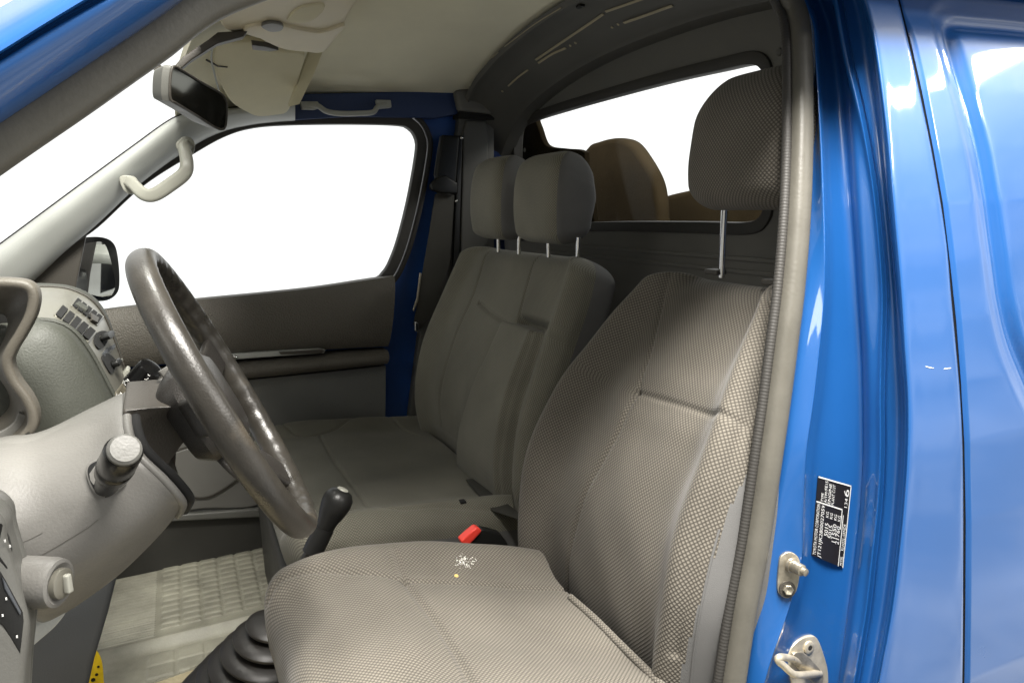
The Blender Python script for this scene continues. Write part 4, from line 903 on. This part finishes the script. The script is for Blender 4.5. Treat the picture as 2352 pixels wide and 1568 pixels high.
# ================================================================== DASHBOARD
db = thing('dashboard', 'grey moulded dashboard with centre air vents and dark instrument hood', 'dashboard', (-.25, .6, .7))
Dm = {'B0': Y_([(-60, 662), (60, 660), (120, 660), (162, 668), (200, 688), (232, 722), (254, 770), (276, 830), (296, 895)], 1.15),
      'B': Y_([(-60, 652), (60, 650), (120, 651), (165, 657), (210, 677), (242, 714), (262, 764), (282, 824), (301, 890)], .95),
      'B1': Y_([(-60, 661), (60, 659), (120, 659), (164, 666), (206, 687), (237, 723), (258, 771), (279, 829), (298, 892)], .88)}
A_ = Y_([(-60, 745), (60, 736), (105, 736), (140, 744), (172, 764), (204, 804), (230, 850), (256, 900), (283, 948)], .60)
A2 = Y_([(-60, 752), (50, 744), (97, 746), (130, 757), (161, 780), (192, 822), (218, 868), (243, 916), (268, 962)], .565)
A3 = Y_([(-60, 830), (10, 810), (55, 812), (90, 828), (125, 855), (155, 890), (185, 935), (212, 970), (245, 1000)], .54)
A4 = Y_([(-60, 920), (0, 910), (40, 915), (75, 930), (100, 950), (130, 975), (160, 1000), (190, 1020), (235, 1040)], .53)
A5 = Y_([(-60, 1050), (0, 1050), (40, 1050), (75, 1050), (100, 1060), (130, 1070), (160, 1080), (190, 1090), (235, 1100)], .54)
link('top_pad', loft([Dm['B0'], Dm['B'], Dm['B1']], 8, 6, (0, .03, -.03)), 'dash_grey', db)
A1 = [a*.0+b for a, b in zip(A_, A_)]
panel_me = loft([Dm['B1'], [b*.97+a*.03 for a, b in zip(A_, Dm['B1'])], [b*.5+a*.5+np.array([.004, -.0, .004]) for a, b in zip(A_, Dm['B1'])], [b*.03+a*.97 for a, b in zip(A_, Dm['B1'])], A_], 8, 5, (-.01, .02, -.02))
link('centre_panel', panel_me, 'panel_silver', db); PT = bvh(panel_me)
link('side_panel', loft([A_, A2, A3, A4, A5], 8, 6, (-.01, .03, 0)), 'dash_grey', db)
link('panel_bead', sweep(catmull([p+np.array([.001, -.004, .001]) for p in A_[1:]], 8), circ(.0035, 8), up=(0, -1, 0)), 'dash_grey', db)
link('top_seam', sweep(catmull([p+np.array([.001, -.001, .001]) for p in Dm['B1'][1:]], 8), circ(.0016, 8), up=(0, -1, 0)), 'dash_dark', db)
def vent(a, b, hw, n, nm):
    a, b = np.array(a, float), np.array(b, float); d = (b-a)/n; nrm_ = np.array([-d[1], d[0]]); nrm_ /= np.linalg.norm(nrm_)
    vo_ = decal(PT, [tuple(a-nrm_*(hw+3)-d*.15), tuple(b-nrm_*(hw+3)+d*.15), tuple(b+nrm_*(hw+3)+d*.15), tuple(a+nrm_*(hw+3)-d*.15)], 'air_vent', 'panel_silver', db, .0025, .004, smooth=False, bev=.001)
    if vo_ is None: return
    for i in range(n):
        c0 = a+d*(i+.05); c1 = a+d*(i+.85)
        decal(PT, [tuple(c0-nrm_*hw), tuple(c1-nrm_*hw), tuple(c1+nrm_*hw), tuple(c0+nrm_*hw)], 'louvre_gap', 'gap_black', vo_, .0032, .002, smooth=False)
vent((170, 695), (228, 738), 10, 5, 'u'); vent((134, 714), (210, 774), 13, 5, 'l')
decal(PT, [(168, 702), (176, 698), (198, 712), (194, 719)], 'vent_tab', 'dash_grey', db, .006, .006, smooth=False, bev=.001)
decal(PT, [(203, 722), (222, 733), (218, 745), (206, 738)], 'vent_wheel', 'dash_dark', db, .005, .006, smooth=False, bev=.001)
decal(PT, [(214, 782), (226, 762), (246, 764), (246, 780), (234, 800), (222, 800)], 'switch_recess', 'gap_black', db, .002, .003)
decal(PT, [(226, 776), (232, 767), (242, 769), (241, 779), (233, 786)], 'dial', 'black_plastic', db, .014, .012, bev=.002)
decal(PT, [(234, 812), (244, 800), (262, 790), (262, 798), (248, 814), (238, 820)], 'display', 'slate', db, .002, .003, smooth=False)
decal(PT, [(232, 822), (244, 812), (262, 826), (264, 840), (254, 858), (246, 850)], 'lower_recess', 'gap_black', db, .002, .003)
decal(PT, [(250, 832), (258, 828), (262, 838), (256, 846)], 'lower_dial', 'black_plastic', db, .012, .010, bev=.002)
decal(PT, [(258, 832), (276, 824), (278, 830), (262, 840)], 'bright_strip', 'handle_light', db, .004, .005, smooth=False, bev=.001)
link('side_ledge', slab(Y_([(262, 884), (290, 846), (298, 850), (296, 872), (272, 906), (266, 900)], .80), (0, .03, 0), .004), 'handle_light', db)
link('dash_clip', slab(Y_([(128, 1004), (134, 990), (140, 998), (142, 1014), (134, 1022)], .50), (0, .01, 0), .002), 'dash_dark', db)
# instrument hood
hp_ = catmull(Y_([(-120, 655), (-40, 650), (25, 649), (66, 656), (80, 678), (74, 718), (52, 762), (28, 802), (20, 832), (34, 870), (64, 912), (78, 945), (76, 975), (52, 1004), (10, 1034), (-60, 1075)], .44), 8)
link('instrument_hood', sweep(hp_, rrect(.011, .03, .005), up=(0, -1, .0)), 'hood_brown', db)
in_ = catmull(Y_([(-60+(a+60)*.55, 835+(b-835)*.62) for a, b in [(-120, 655), (-40, 650), (25, 649), (66, 656), (80, 678), (74, 718), (52, 762), (28, 802), (20, 832), (34, 870), (64, 912), (78, 945), (76, 975), (52, 1004), (10, 1034), (-60, 1075)]], .56), 8)
link('hood_lining', grid([hp_*(1-f)+in_*f+np.array([0, -.02*math.sin(math.pi*f), 0]) for f in np.linspace(0, 1, 9)]), 'hood_brown', db)
link('instrument_panel', slab(Y_([(-160, 655), (66, 660), (72, 720), (20, 810), (14, 845), (66, 935), (60, 990), (-60, 1060), (-160, 1100)], .57), (0, .02, 0)), 'black_plastic', db)
link('instrument_trim', sweep(catmull(Y_([(-60, 1010), (0, 1002), (40, 978), (56, 950)], .46), 6), rrect(.012, .008, .002), up=(0, -1, 0)), 'dash_warm', db)
link('cluster_lens', slab(Y_([(-80, 1080), (0, 1050), (58, 1000), (66, 1006), (20, 1060), (-60, 1130)], .40), (0, .02, 0), .003), 'black_plastic', db)
# lower dashboard, switch bank and key barrel
link('lower_panel', slab(Y_([(-200, 1280), (230, 1240), (300, 1255), (272, 1310), (250, 1400), (215, 1520), (170, 1720), (-200, 1720)], .62), (0, .05, 0), .01), 'slate', db)
link('knee_bracket', slab(catmull(Y_([(40, 1400), (80, 1418), (110, 1424), (142, 1400), (150, 1408), (125, 1440), (85, 1475), (58, 1498), (30, 1500)], .33), 4, True), (0, .05, 0), .006), 'trim_light', db)
swp = [Y_([(-260, 1090), (-100, 1130), (0, 1178), (18, 1240), (36, 1300), (54, 1365), (68, 1425), (66, 1480), (60, 1540), (54, 1640)], .165), Y_([(-266, 1092), (-106, 1134), (-8, 1184), (10, 1245), (28, 1304), (46, 1370), (60, 1430), (58, 1480), (52, 1540), (46, 1640)], .152),
       Y_([(-300, 1180), (-200, 1210), (-110, 1250), (-80, 1300), (-60, 1350), (-40, 1400), (-20, 1450), (-20, 1500), (-20, 1560), (-20, 1650)], .14)]
sp_me = loft(swp, 5, 4, (0, .04, 0)); link('switch_bank', sp_me, 'bank_grey', db); SPT = bvh(sp_me)
decal(SPT, [(-14, 1196), (0, 1202), (20, 1229), (28, 1262), (16, 1306), (-4, 1284), (-14, 1270)], 'switch', 'black_plastic', db, .001, .004, smooth=False, bev=.001)
decal(SPT, [(-14, 1300), (0, 1310), (14, 1334), (52, 1404), (54, 1425), (46, 1500), (6, 1436), (-14, 1420)], 'switch', 'black_plastic', db, .001, .004, smooth=False, bev=.001)
decal(SPT, [(2, 1322), (12, 1338), (46, 1402), (44, 1412), (8, 1350)], 'switch_key', 'slate', db, .003, .004, smooth=False, bev=.001)
for a, b in ((8, 1240), (16, 1254), (36, 1458), (12, 1372), (4, 1410)):
    h = hit(SPT, a, b)
    if h: link('switch_mark', box(h[0]+h[1]*.0028, (.0012, .0006, .0022), 0), 'print', db)
kb = thing('ignition_barrel', 'round grey ignition switch ring with the key slot, by the switch bank at the left', 'ignition switch', tuple(on('y', 60, 1340, .2)))
k0 = on('y', 44, 1334, .195); k1 = k0+np.array([.034, -.018, -.002]); LL = float(np.linalg.norm(k1-k0))
link('collar', lathe([(0, .0225), (LL*.8, .0225), (LL*.97, .021), (LL, .018), (LL*.95, .015)], k0, k1, 36), 'dash_warm', kb)
link('barrel', lathe([(LL*.8, .014), (LL*1.08, .0135), (LL*1.12, .010), (LL*1.12, 0)], k0, k1, 30), 'panel_silver', kb)
ak = (k1-k0)/LL; link('key_lever', slab([k1+ak*.004+np.array([0, 0, a*.001])+np.cross(ak, [0, 0, 1])*b*.001 for a, b in ((9, -3), (9, 3), (-8, 4), (-9, -3))], tuple(ak*.006), .002), 'handle_light', kb)

# ================================================================== FLOOR FURNITURE
Zm = .118
fm = thing('floor_mat', 'ribbed grey rubber floor mat in the passenger footwell', 'floor mat', (-.05, 1.35, .115))
nx, ny = 330, 330; xx = np.linspace(-.30, .25, nx); yy = np.linspace(1.02, 1.66, ny); MX, MY = np.meshgrid(xx, yy, indexing='ij')
u_ = (MX+.135)/.047; w_ = (MY-1.24)/.029
cell = (sg_(np.abs(u_-np.floor(u_)-.5)*-1+.42, .03))*(sg_(np.abs(w_-np.floor(w_)-.5)*-1+.36, .04)); reg = (MX > -.135) & (MX < .20) & (MY > 1.25) & (MY < 1.60)
z = Zm+np.where(reg, cell*.0032, 0)
reg2 = (MX < -.145) & (MY > 1.2); z += np.where(reg2, .0012*np.sin(MY*2*math.pi/.011), 0)
z += .020*np.exp(-((MY-1.185)/.018)**2)+.012*np.exp(-((MX+.285)/.01)**2)+.012*sg_(MY-1.635, .004)
u2 = (MX+.16)/.06; z += np.where((MY > 1.05) & (MY < 1.15) & (MX > -.16), .003*sg_(.44-np.abs(u2-np.floor(u2)-.5), .02)*sg_(.42-np.abs(((MY-1.05)/.05) % 1-.5), .03), 0)
cut = MY-1.03-(MX+.2)*.18
z = z-np.where(cut < 0, .004, 0)
link('mat_sheet', grid([[(xx[i], yy[j], z[i, j]) for j in range(ny)] for i in range(nx)], (0, 0, -.0015)), 'mat_rubber', fm, 30)
yt = tag(link('warning_tag', slab(catmull([on('y', a, b, .93) for a, b in [(219, 1492), (233, 1515), (238, 1560), (236, 1600), (198, 1600), (200, 1545), (208, 1510)]], 4, True), (0, .002, 0)), 'yellow', None), 'bright yellow tag standing at the front corner of the ribbed floor mat', 'tag')
for a, b, r in ((214, 1560, .004), (222, 1548, .003), (226, 1530, .0025)):
    p = on('y', a, b, .929); link('tag_print', lathe([(0, r), (.0006, r)], p, p-np.array([0, 1, 0]), 7), 'black_plastic', yt)
# gear lever with bellows
gl_ = thing('gear_lever', 'gear lever with glossy black knob rising from a ribbed rubber bellows', 'gear lever', (.05, .80, .12))
def bel(cx, cy):
    pr_ = []; ztop = .36; n = 8
    for i in range(n*8+1):
        t_ = i/(n*8); r = .135*(1-t_)**.9+.035; pr_.append((t_*(ztop-.13), r-.024*(1-abs(math.sin(math.pi*n*t_)))))
    return pr_
b0 = np.array([.035, .80, .13]); b1 = np.array([.09, .76, .36])
link('bellows', lathe(bel(0, 0), b0, b1, 48), 'black_rubber', gl_)
kn = on('y', 775, 1150, .62); kb_ = on('y', 745, 1212, .62)
link('lever_rod', lathe([(0, .011), (float(np.linalg.norm(kb_-b1))+.01, .011)], b1-np.array([0, 0, .01]), kb_, 16), 'black_plastic', gl_)
ax_ = (kn-kb_)/np.linalg.norm(kn-kb_)
link('lever_sleeve', lathe([(-.045, .017), (0, .0165)], kb_, kn, 16), 'black_plastic', gl_)
link('knob', lathe([(-.008, .0125), (.0, .0155), (.012, .0165), (.028, .0215), (.045, .0250), (.056, .0240), (.065, .018), (.069, .010), (.070, 0)], kb_, kn, 32), 'black_plastic', gl_)
h0 = kb_+ax_*.0695; link('knob_cap', lathe([(-.001, .010), (.0012, .009), (.002, 0)], h0, h0+ax_, 20), 'handle_light', gl_)
tg_ = tag(link('engine_tunnel', box((.0, .78, .12), (.5, .30, .04), .02), 'black_panel', None), 'dark floor tunnel carrying the gear lever bellows', 'floor tunnel')

# ================================================================== DOOR POST FITTINGS
fb = thing('hinge_bracket', 'small greasy metal bracket with stud and bolt on the blue door post', 'bracket', tuple(hit(JT, 1815, 1320)[0]))
h = hit(JT, 1812, 1318); n = h[1]
cap_ = catmull([(1790, 1290), (1797, 1274), (1812, 1267), (1828, 1273), (1838, 1290), (1836, 1330), (1828, 1360), (1812, 1373), (1795, 1368), (1786, 1350)], 4, True)
pl_ = [onpl(a, b, h[0]+n*.004, n) for a, b in cap_]
link('plate', slab(pl_, tuple(-n*.006), .0012), 'steel', fb)
s0 = onpl(1816, 1296, h[0]+n*.004, n)
link('stud', lathe([(0, .009), (.004, .009), (.004, .0075), (.018, .0072), (.019, .005), (.024, .0045), (.025, 0)], s0, s0+n+np.array([.45, -.1, -.2]), 20), 'steel', fb)
s1 = onpl(1808, 1352, h[0]+n*.004, n)
link('bolt_washer', lathe([(0, .0105), (.002, .010), (.002, .0075)], s1, s1+n, 24), 'dash_dark', fb)
link('bolt_head', lathe([(0, .0068), (.005, .0066), (.006, .0055), (.005, .003), (.003, 0)], s1, s1+n, 6), 'steel', fb)
h = hit(JT, 1850, 1510); n = h[1]
ls = thing('door_striker', 'pale metal door latch striker loop bolted low on the blue door post', 'door striker', tuple(h[0]))
pq = [onpl(a, b, h[0]+n*.004, n) for a, b in catmull([(1812, 1500), (1835, 1470), (1862, 1460), (1878, 1466), (1892, 1500), (1903, 1545), (1900, 1600), (1885, 1640), (1850, 1640), (1830, 1600), (1815, 1550)], 3, True)]
link('plate', slab(pq, tuple(-n*.006), .0015), 'steel_pale', ls)
def sp_(a, b, d): return onpl(a, b, h[0]+n*d, n)
lp = catmull([sp_(1832, 1520, .004), sp_(1818, 1512, .02), sp_(1795, 1508, .034), sp_(1786, 1514, .036), sp_(1800, 1528, .036), sp_(1825, 1548, .034), sp_(1855, 1548, .02), sp_(1882, 1545, .004)], 6)
link('striker_loop', sweep(lp, circ(.0045, 12), up=tuple(n)), 'steel_pale', ls)
link('raised_boss', slab(catmull([sp_(a, b, .0075) for a, b in [(1822, 1502), (1845, 1498), (1870, 1520), (1892, 1550), (1885, 1572), (1860, 1560), (1830, 1530)]], 4, True), tuple(-n*.006), .0015), 'steel', ls)
for a, b in ((1857, 1485), (1862, 1610)):
    p = sp_(a, b, .004); link('screw_head', lathe([(0, .0085), (.002, .008), (.0032, .005), (.003, .0035), (.001, .0033), (.001, 0)], p, p+n, 20), 'steel_pale', ls)
    link('screw_recess', lathe([(0, .0032), (.0032, .0032)], p, p+n, 6), 'gap_black', ls)

for tree, pts in ((JT, [(2126, 841), (2135, 844), (2144, 845)]), (JT, [(2168, 847), (2176, 846), (2184, 845)])):
    strip_on(tree, pts, .0009, 'scratch', 'white_mark', body, .0002, .0002)
# ---- identification sticker
cn = [hit(JT, a, b) for a, b in ((1933, 1302), (1954, 1114), (1863, 1274), (1877, 1092))]
n = np.mean([c[1] for c in cn], 0); n /= np.linalg.norm(n)
cp = [c[0]+n*.0015 for c in cn]; c_ = np.mean(cp, 0)
cp = [p-n*((p-c_)@n) for p in cp]
dp = thing('data_sticker', 'black printed identification sticker on the blue door post', 'sticker', tuple(c_))
def bl(u, v): return cp[0]*(1-u)*(1-v)+cp[1]*u*(1-v)+cp[2]*(1-u)*v+cp[3]*u*v
link('backing', slab([bl(0, 0), bl(1, 0), bl(1, 1), bl(0, 1)], tuple(-n*.0012)), 'sticker', dp)
def flat(u0, u1, v0, v1, nm='rule'): return link(nm, slab([bl(u0, v0)+n*.0004, bl(u1, v0)+n*.0004, bl(u1, v1)+n*.0004, bl(u0, v1)+n*.0004], tuple(-n*.0003)), 'print', dp)
flat(0, 1, 0, .018, 'border'); flat(.982, 1, 0, 1, 'border')
flat(.0, .62, .150, .165); flat(.675, .69, .20, 1.0); flat(.44, .69, .20, .215)
def word(txt, u, v, hgt, wd, asp=1.):
    cu = bpy.data.curves.new('t', 'FONT'); cu.body = txt; cu.size = 1; cu.resolution_u = 2; o = bpy.data.objects.new('t', cu); C.objects.link(o)
    bpy.context.view_layer.update(); me = bpy.data.meshes.new_from_object(o.evaluated_get(bpy.context.evaluated_depsgraph_get())); bpy.data.objects.remove(o)
    xs_ = [q.co.x for q in me.vertices]; ys2 = [q.co.y for q in me.vertices]; x0, x1, y0, y1 = min(xs_), max(xs_), min(ys2), max(ys2)
    for q in me.vertices:
        q.co = Vector(bl(u+wd*(q.co.x-x0)/(x1-x0), v+hgt*(q.co.y-y0)/(y1-y0))+n*.0005)
    o = bpy.data.objects.new('printed_line', me); C.objects.link(o); me.materials.append(M['print']); o.parent = dp; o.matrix_parent_inverse = Matrix.Translation(-dp.location)
word('TOYOTA MOTOR CORPORATION', .02, .885, .09, .64); word('JT121JK2800027059', .01, .71, .125, .65)
word('5015', .30, .58, .11, .16); word('5015', .29, .455, .11, .16); word('11550', .26, .335, .11, .22); word('21760', .25, .22, .11, .22)
word('KG', .53, .60, .085, .07); word('KG', .53, .48, .085, .07); word('KG', .53, .35, .085, .07); word('KG', .53, .235, .085, .07)
word('MODEL', .02, .04, .085, .11); word('KLH22L-SRMDS', .20, .04, .085, .32)
word('TYPE', .70, .80, .075, .11); word('A/TM', .70, .70, .075, .13); word('/FE15', .84, .71, .08, .13); word('ENGINE', .70, .59, .08, .25); word('PLANT C13T', .70, .48, .08, .25)
word('134', .72, .07, .09, .11); word('6', .85, .05, .16, .09)
